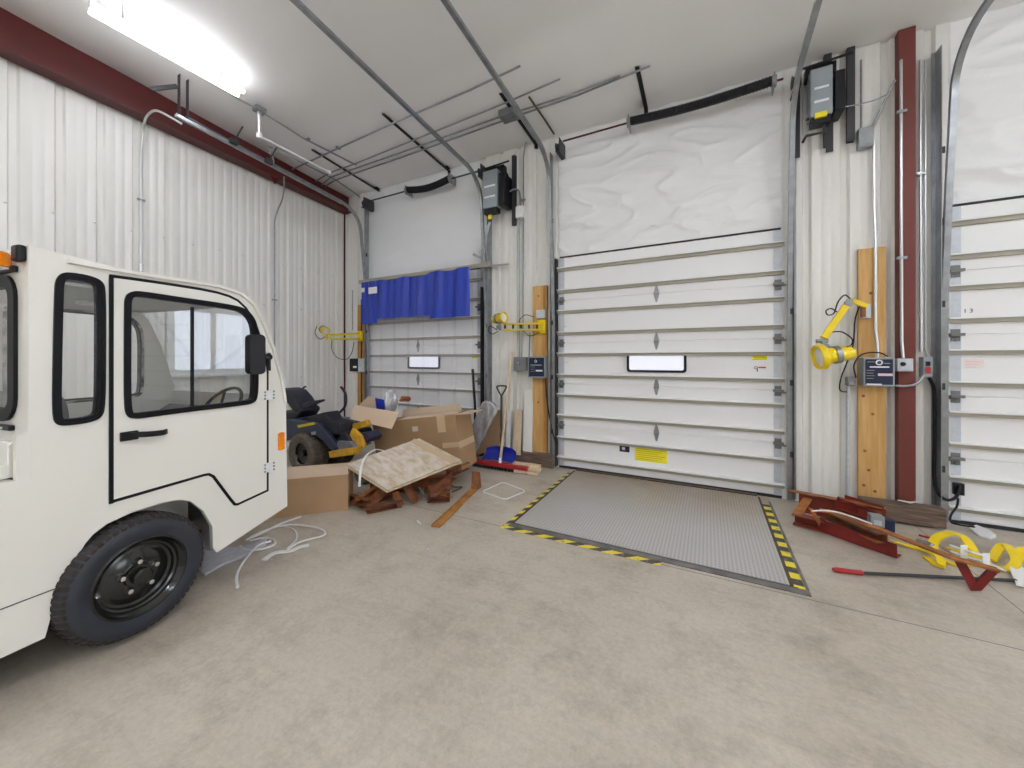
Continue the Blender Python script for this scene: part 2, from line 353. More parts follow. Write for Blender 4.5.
def tag(o, label=None, cat=None, group=None, kind=None):
    if label: o['label'] = label
    if cat: o['category'] = cat
    if group: o['group'] = group
    if kind: o['kind'] = kind
    return o
def empty(name, label, cat, loc, rz=0.0, group=None, kind=None):
    o = bpy.data.objects.new(name, None); COL.objects.link(o); o.empty_display_size = 0.1
    o.location = loc; o.rotation_euler = (0, 0, rz)
    WM[o.name] = Matrix.Translation(Vector(loc)) @ Matrix.Rotation(rz, 4, 'Z')
    return tag(o, label, cat, group, kind)
def clone(root, delta, label, group=None):
    r = root.copy(); COL.objects.link(r); r.location = Vector(root.location) + Vector(delta); r['label'] = label
    if group: r['group'] = group
    for ch in list(root.children):
        c = ch.copy(); COL.objects.link(c); c.parent = r
        for g in list(ch.children):
            d = g.copy(); COL.objects.link(d); d.parent = c
    return r
def text_mb(txt, size, mtx, thick=0.001):
    cu = bpy.data.curves.new('lettering', 'FONT'); cu.body = txt; cu.size = size; cu.extrude = thick; cu.align_x = 'CENTER'; cu.align_y = 'CENTER'
    ob = bpy.data.objects.new('lettering', cu); me = bpy.data.meshes.new_from_object(ob)
    mb = MB(); mb.add([mtx @ v.co for v in me.vertices], [tuple(p.vertices) for p in me.polygons])
    bpy.data.objects.remove(ob); bpy.data.meshes.remove(me); bpy.data.curves.remove(cu); return mb
FACE_ROOM = Matrix.Rotation(PI / 2, 4, 'X')    # lettering upright, read from inside the room on the back wall
# ------------------------------------------------------------------ SETTING
def S_(name, mb, m, label, cat, **k): return tag(build(name, mb, m, **k), label, cat, kind='structure')
fl = MB(); fl.add([(XL - .3, YF - .3, 0), (XR + .3, YF - .3, 0), (XR + .3, 7, 0), (XL - .3, 7, 0), (XL - .3, YF - .3, -.1), (XR + .3, YF - .3, -.1), (XR + .3, 7, -.1), (XL - .3, 7, -.1)],
      [(0, 1, 2, 3), (7, 6, 5, 4), (0, 4, 5, 1), (1, 5, 6, 2), (2, 6, 7, 3), (3, 7, 4, 0)])
S_('floor', fl, 'floor', 'worn beige concrete floor with thin saw-cut joints', 'floor')

def profile(a0, a1, phase=0.0, pitch=0.305):
    """siding outline along a wall: (distance, depth into the wall)"""
    rel = [(0.0, 0), (0.066, 0), (0.072, 0.0022), (0.088, 0.0022), (0.094, 0), (0.146, 0), (0.152, 0.0022), (0.168, 0.0022), (0.174, 0), (0.226, 0), (0.240, 0.034), (0.288, 0.034), (0.305, 0)]
    pts = []; k = math.floor((a0 - phase) / pitch)
    while k * pitch + phase < a1:
        for a, d in rel[:-1]:
            q = k * pitch + phase + a
            if a0 <= q <= a1: pts.append((q, d))
        k += 1
    if not pts or pts[0][0] > a0: pts.insert(0, (a0, pts[0][1] if pts else 0))
    if pts[-1][0] < a1: pts.append((a1, pts[-1][1]))
    return pts
def siding(mb, a0, a1, z0, ztop, pos, phase=0.0):
    pr = profile(a0, a1, phase); vs = []; n = len(pr)
    for a, d in pr:
        p = pos(a, d); vs.append((*p, z0)); 
    for a, d in pr:
        p = pos(a, d); vs.append((*p, ztop(a)))
    # a backing skin keeps the sheet thick
    for a, d in pr:
        p = pos(a, 0.06); vs.append((*p, z0))
    for a, d in pr:
        p = pos(a, 0.06); vs.append((*p, ztop(a)))
    fs = []
    for i in range(n - 1):
        fs += [(i, i + 1, n + i + 1, n + i), (2 * n + i, 3 * n + i, 3 * n + i + 1, 2 * n + i + 1)]
    fs += [(0, n, 3 * n, 2 * n), (n - 1, 3 * n - 1, 4 * n - 1, 2 * n - 1)]
    mb.add(vs, fs)
D1 = (-5.64, -3.07); D2 = (-1.837, 0.733); D3 = (1.955, 4.525)
HEAD = 4.75
wb = MB()
for a0, a1 in ((XL, D1[0] + .02), (D1[1] - .02, D2[0] + .02), (D2[1] - .02, D3[0] + .02), (D3[1] - .02, XR)):
    siding(wb, a0, a1, 0, lambda a: HEAD, lambda a, d: (a, YB + d), 0.05)
wall_back = S_('wall_back', wb, 'siding', 'ribbed off-white metal siding wall with three overhead doors', 'wall')
for i, (a0, a1) in enumerate((D1, D2, D3)):
    h = MB(); nx, nz = (110, 90) if i else (40, 30); vs = []; amp = 1.0 if i else .22
    for k_ in range(2):
        for q in range(nz + 1):
            for p in range(nx + 1):
                x = a0 + .02 + (a1 - a0 - .04) * p / nx; z = 2.86 + (HEAD - 2.86) * q / nz
                e = min(1, 8 * min(q, nz - q) / nz + .15); w_ = noise.noise(Vector((x * 1.3, z * 2.2, 3 * i))) * .022 + (1 - abs(noise.noise(Vector((x * 1.9 + z * .8, z * 5.2, i + 5))))) ** 6 * .034 + noise.noise(Vector((x * 9, z * 16, i))) * .006
                vs.append((x, YB + .030 - w_ * amp * e if not k_ else YB + .10, z))
    N1 = (nx + 1) * (nz + 1)
    fs = [(q * (nx + 1) + p, q * (nx + 1) + p + 1, (q + 1) * (nx + 1) + p + 1, (q + 1) * (nx + 1) + p) for q in range(nz) for p in range(nx)]
    fs += [(N1, N1 + nx, N1 * 2 - 1, N1 * 2 - 1 - nx)]
    h.add(vs, fs)
    build('header_panel', h, 'header' if i else 'headersmooth', wall_back, angle=80)
wl = MB(); siding(wl, YF, YB, 0, lambda a: ceil_z(a) + .05, lambda a, d: (XL - d, a), 0.14)
wall_left = S_('wall_left', wl, 'siding', 'tall ribbed off-white metal siding wall behind the cream vehicle', 'wall')
sc_ = MB()
for yy in [1.07 + .305 * i for i in range(-2, 13)]:
    for zz in (1.2, 2.35, 3.05):
        sc_.lathe([(0, .012), (.008, .010), (.012, 0)], (XL, yy + .2, zz), (1, 0, 0), 8)
build('screw_heads', sc_, 'chrome', wall_left)
wr = MB(); siding(wr, YF, YB, 0, lambda a: ceil_z(a) + .05, lambda a, d: (XR + d, a), 0.0)
S_('wall_right', wr, 'siding', 'ribbed siding wall across the bay with daylight windows', 'wall')
wf = MB(); siding(wf, XL, XR, 0, lambda a: ceil_z(YF) + .05, lambda a, d: (a, YF - d), 0.0)
S_('wall_front', wf, 'siding', 'ribbed siding wall behind the photographer', 'wall')
# ceiling: white vinyl hung over purlins that run parallel to the back wall
cm = MB(); ys = [YF + (YB + .1 - YF) * i / 90 for i in range(91)]; vs = []
for y in ys:
    k = ((YB - y) / 1.5) % 1.0; sag = -0.035 * (1 - (2 * k - 1) ** 4)
    vs += [(XL - .05, y, ceil_z(y) + sag), (XR + .05, y, ceil_z(y) + sag)]
nn = len(vs); vs += [(a, b, c + .15) for a, b, c in vs]
cf = [(2 * i, 2 * i + 1, 2 * i + 3, 2 * i + 2) for i in range(90)]; cf += [tuple(nn + j for j in reversed(f)) for f in cf]
cm.add(vs, cf); S_('ceiling', cm, 'ceil', 'sloping ceiling of white vinyl insulation over purlins', 'ceiling', angle=80)
# unseen glowing windows added across the bay to light the room
def fill_window(n, y0, y1, z0, z1):
    w = empty('window_%d' % n, 'daylight window with white mullions in the right wall' if n == 1 else 'second daylight window in the right wall nearer the doors', 'window', (XR - .02, (y0 + y1) / 2, z0), kind='structure')
    f = MB()
    for a, b, c, d in ((y0 - .08, y0, z0 - .08, z1 + .08), (y1, y1 + .08, z0 - .08, z1 + .08), (y0, y1, z0 - .08, z0), (y0, y1, z1, z1 + .08), ((y0 + y1) / 2 - .04, (y0 + y1) / 2 + .04, z0, z1)):
        f.box(XR - .06, XR, a, b, c, d)
    build('window_frame', f, 'white', w)
    p = MB(); p.box(XR - .025, XR - .01, y0, y1, z0, z1); build('window_pane', p, 'day', w)
def side_window():
    y0, y1, z0, z1 = 2.28, 3.22, 1.36, 2.14; x = XL
    w = empty('window_3', 'small white-framed daylight window in the left wall seen through the cab glass', 'window', (x, 2.75, z0), kind='structure')
    f = MB()
    for a, b, c, d in ((y0 - .07, y0, z0 - .07, z1 + .07), (y1, y1 + .07, z0 - .07, z1 + .07), (y0, y1, z0 - .07, z0), (y0, y1, z1, z1 + .07), (2.68, 2.74, z0, z1)): f.box(x + .001, x + .045, a, b, c, d)
    f.box(x + .001, x + .10, y0 - .1, y1 + .1, z0 - .10, z0 - .07); build('window_frame', f, 'white', w)
    p = MB(); p.box(x + .005, x + .015, y0, y1, z0, z1); build('window_pane', p, 'dayleft', w)
side_window()
fill_window(1, 1.0, 3.6, 1.0, 2.9); fill_window(2, -4.2, -1.6, 1.0, 2.9)

# steel frame
r = MB(); ya, yb = YF, YB - .02
def rz_(y): return 4.26 + 0.052 * (YB - y)
for (x0, x1, lo, hi) in ((XL + .02, XL + .22, 0, .012), (XL + .115, XL + .125, .0, None)):
    r.hexa([(x0, ya, rz_(ya) + lo), (x1, ya, rz_(ya) + lo), (x1, yb, rz_(yb) + lo), (x0, yb, rz_(yb) + lo)] +
           ([(x0, ya, rz_(ya) + hi), (x1, ya, rz_(ya) + hi), (x1, yb, rz_(yb) + hi), (x0, yb, rz_(yb) + hi)] if hi else [(x0, ya, ceil_z(ya) - .03), (x1, ya, ceil_z(ya) - .03), (x1, yb, ceil_z(yb) - .03), (x0, yb, ceil_z(yb) - .03)]))
raf = S_('rafter_beam', r, 'redox', 'dark red steel rafter running along the top of the left wall', 'beam')
g = MB(); yy = 3.50; g.hexa([(XL + .05, yy, 4.40), (XL + .2, yy, 4.40), (XL + .2, yy + .012, 4.40), (XL + .05, yy + .012, 4.40)][::-1] + [(XL + .05, yy, 4.41), (XL + .2, yy, 4.41), (XL + .2, yy + .012, 4.41), (XL + .05, yy + .012, 4.41)][::-1])
g = MB(); g.poly([[(0, 0), (.20, 0), (.10, -.17)]], lambda a, b: (XL + .20, 3.36 + a, 4.395 + b), lambda a, b: (XL + .185, 3.36 + a, 4.395 + b)); build('brace_clip', g, 'redox', raf)
g = MB(); g.box(XL + .002, XL + .016, YB - .03, YB - .003, 0, 4.33); S_('trim_1', g, 'redox', 'narrow dark corner angle where left and back walls meet', 'trim')  # dark strip put in for the corner column's edge and its shadow
cx0, cx1 = W(899.6, 300, y=YB - .085).x, W(915.8, 300, y=YB - .085).x
c = MB(); c.box(cx0, cx1, YB - .085, YB - .073, 0, HEAD); c.box((cx0 + cx1) / 2 - .005, (cx0 + cx1) / 2 + .005, YB - .073, YB, 0, HEAD)
c.box(cx0 - .006, cx0, YB - .085, YB - .0, 0, HEAD)
S_('steel_column', c, 'column', 'dark red steel column standing against the back wall by the wood post', 'column')

# ------------------------------------------------------------------ overhead doors
STRZ = [2.755, 2.451, 2.168, 1.872, 1.585, 1.295, 1.024, .738, .436, .160]
JZ = [2.305, 1.722, 1.160, .595]
YD = YB + .015        # face of the door panels
def door(n, x0, x1, label, wx=None):
    d = empty('door_%d' % n, label, 'overhead door', ((x0 + x1) / 2, YD, 0), kind='structure')
    edges = [0.03] + JZ[::-1] + [2.895]
    for i in range(5):
        s_ = MB(); z0, z1 = edges[i] + .002, edges[i + 1] - .002
        pr = [(YD + .03, z0), (YD + .003, z0), (YD, z0 + .004), (YD, z1 - .004), (YD + .003, z1), (YD + .012, z1), (YD + .012, z1 + .02), (YD + .03, z1 + .02)] if i < 4 else [(YD + .03, z0), (YD + .003, z0), (YD, z0 + .004), (YD, z1), (YD + .03, z1)]
        m_ = len(pr); vs = [(x0 + .02, a, b) for a, b in pr] + [(x1 - .02, a, b) for a, b in pr]
        s_.add(vs, [(q, (q + 1) % m_, m_ + (q + 1) % m_, m_ + q) for q in range(m_)] + [tuple(range(m_)), tuple(range(2 * m_ - 1, m_ - 1, -1))])
        build('door_section', s_, 'doorwhite', d, flat=True)
    for z in STRZ:
        s_ = MB(); P_ = [(YD, z + .004), (YD - .050, z + .004), (YD - .054, z + .001), (YD - .054, z - .009), (YD - .050, z - .009), (YD - .048, z - .003), (YD - .030, z - .006), (YD - .030, z - .044), (YD - .004, z - .048), (YD, z - .048)]
        m_ = len(P_); vs = [(x0, a, b) for a, b in P_] + [(x1, a, b) for a, b in P_]
        s_.add(vs, [(q, (q + 1) % m_, m_ + (q + 1) % m_, m_ + q) for q in range(m_)] + [tuple(range(m_)), tuple(range(2 * m_ - 1, m_ - 1, -1))])
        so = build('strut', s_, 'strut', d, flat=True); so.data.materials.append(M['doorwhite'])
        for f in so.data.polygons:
            if f.center.z > z - .0092: f.material_index = 1  # lip coloured white for the light it catches from above
    for xa in (x0 + .012, x1 - .092):
        s_ = MB(); s_.box(xa, xa + .080, YD - .004, YD - .001, .03, 2.89); build('end_stile', s_, 'galvlight', d)
    xc = (x0 + x1) / 2
    for z in JZ:
        h = MB(); dm = lambda a, b: [(xc - .030 + .0 * a, b), ]
        h.poly([[(-.032, -.012), (-.008, -.105), (.008, -.105), (.032, -.012), (.032, .012), (.008, .105), (-.008, .105), (-.032, .012)]], lambda a, b: (xc + a, YD - .008, z + b), lambda a, b: (xc + a, YD - .001, z + b))
        h.tube([(xc - .03, YD - .015, z), (xc + .03, YD - .015, z)], .009, 8); build('hinge', h, 'galv', d)
        for xa in (x0 + .055, x1 - .055):
            h = MB(); h.box(xa - .030, xa + .030, YD - .012, YD - .005, z - .060, z + .050)
            h.box(xa - .046, xa + .046, YD - .050, YD - .013, z - .012, z + .012)
            h.tube([(xa - .07 if xa < xc else xa + .07, YD - .03, z - .018), (xa, YD - .03, z - .018)], .008, 8)
            h.lathe([(0, 0), (.012, 0), (.012, .008), (0, .01)], (xa, YD - .012, z - .05), (0, -1, 0), 8)
            build('roller_hinge', h, 'zincdark', d)
    s_ = MB(); s_.box(x0 + .02, x1 - .02, YD - .006, YD + .028, .0, .03); build('bottom_seal', s_, 'rubber', d)
    s_ = MB(); s_.box(x0 + .03, x1 - .03, YD - .012, YD + .03, 2.896, 2.912); build('top_seal', s_, 'rubber', d)
    if wx:
        o_ = rrect(wx - .345, wx + .345, 1.335, 1.577, .035); i_ = rrect(wx - .315, wx + .315, 1.363, 1.549, .022)
        f_ = MB(); f_.ring(o_, i_, lambda a, b: (a, YD - .022, b), lambda a, b: (a, YD + .0, b)); wf_ = build('window_frame', f_, 'black', d)
        p_ = MB(); p_.poly([i_], lambda a, b: (a, YD - .008, b), lambda a, b: (a, YD - .002, b)); build('pane', p_, 'daydoor', wf_)
    return d
d1 = door(1, *D1, 'white sectional overhead door behind the blue and clear strip curtain', -4.23)
d2 = door(2, *D2, 'white sectional overhead door behind the checker plate floor', -.56)
d3 = door(3, *D3, 'white sectional overhead door at the far right edge, marked 13')
def sticker(parent, name, mname, u0, v0, u1, v1, y=YD - .002, t=.001, label=None):
    a = W(u0, v0, y=y); b = W(u1, v1, y=y); m_ = MB(); m_.box(a.x, b.x, y, y + t, b.z, a.z); o = build(name, m_, mname, parent)
    if label: o['label'] = label
    return o
k = sticker(d2, 'label_sticker', 'yellowlabel', 635, 446, 667, 464, label='large yellow sticker with printed text')
m_ = MB(); a = W(635, 446, y=YD - .003); b = W(667, 464, y=YD - .003)
for i in range(6):
    zz = a.z - (a.z - b.z) * (i + 1.1) / 7.2; m_.box(a.x + .02, b.x - .02 - .04 * ((i * 7) % 3), YD - .004, YD - .0025, zz - .005, zz + .002)
build('printed_lines', m_, 'yellowdark', k)
k = sticker(d2, 'label_sticker', 'navy', 619.5, 445, 629.5, 452.5, label='small navy sticker')
m_ = MB(); a = W(622, 447, y=YD - .003); b = W(625, 450, y=YD - .003); m_.box(a.x, b.x, YD - .004, YD - .0025, b.z, a.z); build('printed_mark', m_, 'pinkprint', k)
k = sticker(d2, 'label_sticker', 'yellowlabel', 752.5, 354.5, 767, 360)
m_ = MB(); a = W(754, 357, y=YD - .003); b = W(765, 358, y=YD - .003); m_.box(a.x, b.x, YD - .004, YD - .0025, b.z, a.z); build('printed_lines', m_, 'yellowdark', k)
k = sticker(d2, 'label_sticker', 'paper', 752.5, 364.5, 767.5, 373.5)
m_ = MB(); a = W(753.5, 367, y=YD - .003); m_.tube([Vector((a.x + .022 + .016 * math.cos(g), YD - .004, a.z - .008 + .012 * math.sin(g))) for g in [i * PI / 6 for i in range(12)]], .003, 6, closed=True)
m_.box(a.x + .03, a.x + .04, YD - .005, YD - .0025, a.z - .05, a.z - .02)
build('printed_mark', m_, 'blackprint', k)
m_ = MB(); b = W(766, 367, y=YD - .003); m_.box(a.x + .045, b.x, YD - .004, YD - .0025, a.z - .012, a.z + .004); build('printed_lines', m_, 'redprint', k)
k = sticker(d2, 'label_sticker', 'doorwhite', 563.5, 359, 569, 364.5); m_ = MB()
a = W(564, 361.5, y=YD - .003); b = W(568.5, 363, y=YD - .003); m_.box(a.x, b.x, YD - .004, YD - .0025, b.z, a.z); build('printed_lines', m_, 'pinkprint', k)
k = sticker(d1, 'label_sticker', 'yellowlabel', 472, 354, 479, 358.5); sticker(d1, 'label_sticker', 'paper', 472, 359, 479, 365)
k = sticker(d3, 'label_sticker', 'pinkpaper', 963.5, 359, 984, 368.5); m_ = MB(); a = W(965, 361, y=YD - .003); b = W(982.5, 361, y=YD - .003)
for i in range(3): m_.box(a.x, b.x - .02 * i, YD - .004, YD - .0025, a.z - .025 * i - .01, a.z - .025 * i)
build('printed_lines', m_, 'pinkprint', k)
a = W(968.2, 311, y=YD - .002); build('door_number', text_mb('1 3', .05, Matrix.Translation(a) @ FACE_ROOM), 'blackprint', d3)
m_ = MB(); a = W(564, 327, y=YD - .003); m_.box(a.x, a.x + .03, YD - .004, YD - .0025, a.z, a.z + .012); build('printed_mark', m_, 'graphlabel', d2)
# ------------------------------------------------------------------ door tracks
def track(label, xt, side, rail_to, zc=4.22, y0=YB - .05):
    """vertical guide on the wall, a quarter bend and a rail that follows the roof pitch; side = +1 when the door lies to its right"""
    t = empty('door_track', label, 'door track', (xt, y0, 0))
    pts = [(xt, y0, .02), (xt, y0, 2.0), (xt, y0 - .07, 3.0), (xt, y0 - .15, zc - .44)]
    R_ = .44
    for i in range(1, 9):
        g = (PI / 2 - .0831) * i / 8; pts.append((xt, y0 - .15 - R_ * (1 - math.cos(g)), zc - .44 + R_ * math.sin(g)))
    ye = pts[-1][1]; ze = pts[-1][2]
    pts.append((xt, rail_to, ze + .0833 * (ye - rail_to)))
    m_ = MB(); m_.sweep(pts, [(-.022, -.018), (-.018, -.018), (-.018, .014), (.018, .014), (.018, -.018), (.022, -.018), (.022, .018), (-.022, .018)], up=(0, -1, 0.001)); build('guide_rail', m_, 'galv', t)
    xa = xt - side * .035
    m_ = MB(); m_.box(min(xa, xa - side * .03), max(xa, xa - side * .03), YB - .006, YB - .001, .02, zc + .1); m_.box(xa - .003, xa + .003, YB - .10, YB - .006, .02, zc + .1)
    build('wall_angle', m_, 'galv', t)
    for z in (.5, 1.25, 2.0, 2.75, 3.4):
        m_ = MB(); m_.box(min(xt, xa) , max(xt, xa), YB - .07, YB - .064, z - .03, z + .03); m_.lathe([(0, .012), (.009, .012), (.009, 0)], ((xt + xa) / 2, YB - .07, z), (0, -1, 0), 6); build('bracket', m_, 'darkmetal', t)
    return t, pts
tA, pA = track('galvanised door track in the far corner beside the left wall', -5.49, 1, 2.05, zc=4.16)
tB, pB = track('galvanised door track between blue curtain and grey opener box', -2.955, -1, -.5, zc=4.20)
tC, pC = track('galvanised door track left of the checker plate door', -1.875, 1, -.5, zc=4.24)
tD, pD = track('galvanised door track right of the checker plate door', .770, -1, -.5, zc=4.24)
tE, pE = track('galvanised door track left of the door marked 13', 1.915, 1, -.5, zc=4.24)
# extra rail of the corner door's horizontal run: a deep angle and its hanger
m_ = MB(); a = W(186, 119, x=-5.45); b = W(343, 203, x=-5.45); m_.sweep([a + Vector((-.035, 0, -.02)), b + Vector((-.035, 0, -.02))], CPROF(.03, .06, .004), up=(0, 0, 1)); build('rail_angle', m_, 'galv', tA)
m_ = MB(); a = W(184, 116, x=-5.45); m_.box(a.x - .03, a.x + .03, a.y - .05, a.y - .045, a.z, ceil_z(a.y) - .02); m_.box(a.x - .03, a.x + .03, a.y + .03, a.y + .035, a.z, ceil_z(a.y) - .02)
m_.sweep([a + Vector((0, -.05, .30)), a + Vector((0, -.28, .12))], LPROF(.04, .04, .004)); build('rail_hanger', m_, 'darkmetal', tA)
for u, v in ((233, 141), (268, 161)):
    m_ = MB(); a = W(u, v + 2, x=-5.45); m_.box(a.x - .04, a.x + .04, a.y - .04, a.y + .05, a.z - .01, a.z + .05); m_.tube([a, a + Vector((.03, .10, min(.26, ceil_z(a.y) - a.z - .05)))], .010, 6); build('rail_hanger', m_, 'darkmetal', tA)
def pulley(t, x, z=4.28):
    m_ = MB(); m_.lathe([(0, -.03), (.065, -.03), (.05, -.02), (.05, .02), (.065, .03), (0, .03)], (x, YB - .16, z), (1, 0, 0), 16); m_.box(x - .02, x + .02, YB - .24, YB - .002, z - .09, z - .075); m_.box(x + .03, x + .038, YB - .24, YB - .002, z - .09, z + .09)
    build('cable_drum', m_, 'darkmetal', t)
pulley(tA, -5.42); pulley(tC, -1.76, 4.33); pulley(tD, .80, 4.33)
pulley(tB, -2.98)
# ------------------------------------------------------------------ torsion shafts with their springs
def shaft(label, xa, xb, sa, sb, z, sag):
    t = empty('torsion_shaft', label, 'torsion spring', ((xa + xb) / 2, YB - .16, z))
    m_ = MB(); m_.tube([(xa, YB - .16, z), (xb, YB - .16, z)], .012, 10); build('steel_shaft', m_, 'redox' if 'wrinkled' in label else 'darkmetal', t)
    path = [Vector((sa + (sb - sa) * i / 24, YB - .16, z + .01 - sag * math.sin(PI * i / 24))) for i in range(25)]
    m_ = MB(); m_.tube(path, .047, 14)
    hel = []
    for i in range(24 * 16 + 1):
        f_ = i / (24 * 16); p = Vector((sa + (sb - sa) * f_, YB - .16, z + .01 - sag * math.sin(PI * f_))); g = f_ * 2 * PI * 46; hel.append(p + Vector((0, math.cos(g) * .05, math.sin(g) * .05)))
    m_.tube(hel, .0055, 5); build('coil_spring', m_, 'black', t)
    for x in (sa - .02, sb + .02):
        m_ = MB(); m_.lathe([(0, -.02), (.06, -.02), (.06, .02), (0, .02)], (x, YB - .16, z), (1, 0, 0), 14); m_.box(x - .006, x + .006, YB - .21, YB - .03, z - .07, z + .07); build('spring_bracket', m_, 'galv', t)
    return t
shaft('black coil spring on a dark shaft above the blue curtain door', -5.36, -3.02, -4.42, -3.56, 4.31, .055)
shaft('thick black coil spring above the wrinkled white header of the middle door', -1.70, .70, -.83, .60, 4.40, .03)

# ------------------------------------------------------------------ wood posts
def post(label, u0, u1, v0, v1, m1, two=None, y0=YB - .045):
    a = W(u0, v0, y=y0); b = W(u1, v1, y=y0)
    t = empty('wood_post', label, 'wood post', ((a.x + b.x) / 2, YB - .02, max(0.0, b.z)))
    m_ = MB(); x1 = b.x if not two else a.x + (b.x - a.x) * two
    m_.box(a.x, x1, y0, YB - .002, max(0, b.z), a.z); build('board', m_, m1, t, bevel=.003)
    if two:
        m_ = MB(); m_.box(x1 + .001, b.x, y0 - .0, YB - .002, max(0, b.z), a.z - .0); build('board', m_, 'woodorange', t, bevel=.003)
    for i in range(3 + (u1 - u0 > 20) * 5):
        f_ = random.random(); zz = b.z + (a.z - b.z) * random.random(); kn = MB(); kn.lathe([(0, .002), (.010, .0012), (.014, 0)], (a.x + (x1 - a.x) * (.15 + .7 * f_), y0, zz), (0, -1, 0), 8); build('knot', kn, 'rustbrown', t)
    return t
post('wide knotty pine board standing behind the hanging yellow dock lamp and big control box', 858.5, 886, 249, 512, 'wood')
post('tan and orange wood post beside the leaning shovel, right of the blue curtain', 532.5, 547, 286.5, 480, 'wood', two=.72)
post('narrow wood post in the corner, partly behind the blue curtain', 357.5, 365.5, 305, 446, 'woodorange')

# ------------------------------------------------------------------ conduits
def conduit(label, pts, r_=.011, mname='conduit', straps=(), name='conduit', n=10):
    t = empty(name, label, 'conduit', tuple(pts[0])); m_ = MB(); m_.tube(pts, r_, n); build('pipe', m_, mname, t)
    for p, ax in straps:
        p = Vector(p); m_ = MB()
        if ax == 'y': m_.box(p.x - .035, p.x + .035, p.y - .018, p.y + .010, p.z - .012, p.z + .012)
        else: m_.box(p.x - .010, p.x + .018, p.y - .035, p.y + .035, p.z - .012, p.z + .012)
        build('strap', m_, 'galv', t)
    return t
def Lw(u, v, dx=.03): return W(u, v, x=XL + dx)
def Bw(u, v, dy=.03): return W(u, v, y=YB - dy)
p = [Lw(141, 268), Lw(141, 232), Lw(141, 152)]
q = smooth([Lw(141, 152), Lw(143.5, 128, .10), W(147, 116, x=XL + .3), W(156, 110.5, x=XL + .42), W(170, 117, x=XL + .48), W(182, 124, x=XL + .5)], 5)
conduit('thin steel conduit rising behind the cab roof and bending at the red rafter', p[:2] + q, .013, straps=[(Lw(141, 200), 'x')])
t_ = bpy.data.objects['conduit']; m_ = MB(); a = Lw(141, 264); m_.tube([a, a + Vector((0, 0, -.09))], .024, 10); build('coupling', m_, 'chrome', t_)
conduit('thin conduit on the left wall dropping below the rafter brace', [Lw(274.5, 430)] + [Lw(274.5, 222)] + smooth([Lw(274.5, 222), Lw(277, 212, .06), W(282, 200, x=XL + .2), W(284, 188, x=XL + .35), W(284, 177, x=XL + .5)], 4), .011, 'galv', straps=[(Lw(274.5, 300), 'x')])
# corner conduits
conduit('grey conduit on the corner siding strip above the small yellow lamp', [Bw(352.5, 330), Bw(352.5, 290)], .007, 'galv')
# middle bay
conduit('thin conduit from ceiling bend down to the switch box near the middle opener', smooth([W(533, 131, y=YB - .25), W(529, 136, y=YB - .12), Bw(525, 146), Bw(523.5, 158)], 4) + [Bw(523, 330), Bw(521.5, 358)], .010, 'galv', straps=[(Bw(523, 200), 'y')])
conduit('conduit from the small white junction box down to the grey outlet box', [Bw(519.5, 217), Bw(519.5, 358)], .009, 'galv')
conduit('flexible grey conduit curving from opener box to the small white box', smooth([W(496, 201, y=YB - .16), W(505, 196, y=YB - .10), W(512, 190, y=YB - .06), W(518, 190, y=YB - .04), W(520, 196, y=YB - .03), W(520.5, 208, y=YB - .03)], 5), .013, 'galv', name='flexible_conduit')
# right bay: on column and beside it
yc = .10
conduit('shiny conduit down the front of the dark red column', [W(901, 60, y=YB - yc), W(901.2, 200, y=YB - yc), W(901.6, 340, y=YB - yc), W(903, 358, y=YB - yc)], .012, 'conduit', straps=[(W(901.3, 112, y=YB - yc), 'y'), (W(901.4, 258, y=YB - yc), 'y')])
conduit('conduit just right of the column, taller one ending at the flexible bend', [Bw(920.5, 60), Bw(921, 352)], .012, 'conduit', straps=[(Bw(921, 174), 'y')])
conduit('slim conduit right of the column ending at the red rocker switch', [Bw(925.5, 60), Bw(925.5, 345), Bw(929, 357)], .008, 'conduit', straps=[])
conduit('conduit from square junction box down over the knotty pine board', [W(874, 142, y=YB - .03), W(874.5, 210, y=YB - .03), W(875.5, 235, y=YB - .06), W(875.5, 330, y=YB - .065), W(877.5, 345, y=YB - .10), W(877.5, 358, y=YB - .10)], .013, 'conduit')
conduit('conduit rising from the square junction box out of view', [Bw(861, 60), Bw(861, 130)], .009, 'galv')
conduit('slanted conduit joining the square junction box from upper right', [Bw(871, 130), W(889, 92, y=YB - .06), W(895, 80, y=YB - .08)], .012, 'galv')
conduit('long grey conduit running from the small bracket box down to the floor', [Bw(848, 384), Bw(847.5, 500)], .016, 'galvlight')
conduit('grey flexible loop under the big control box crossing the column', smooth([W(895, 385.5, y=YB - .125), W(905, 386, y=YB - .115), W(916, 384, y=YB - .11), W(923, 376, y=YB - .08), W(924, 366, y=YB - .05), W(921.5, 357, y=YB - .04)], 5), .012, 'galv', name='flexible_conduit')
conduit('thin overhead cable swagging from right opener to ceiling', smooth([W(833, 108, y=YB - .2), W(850, 106, y=YB - .15), W(872, 101, y=YB - .12), W(888, 94, y=YB - .1)], 5), .006, 'galv', name='cable')
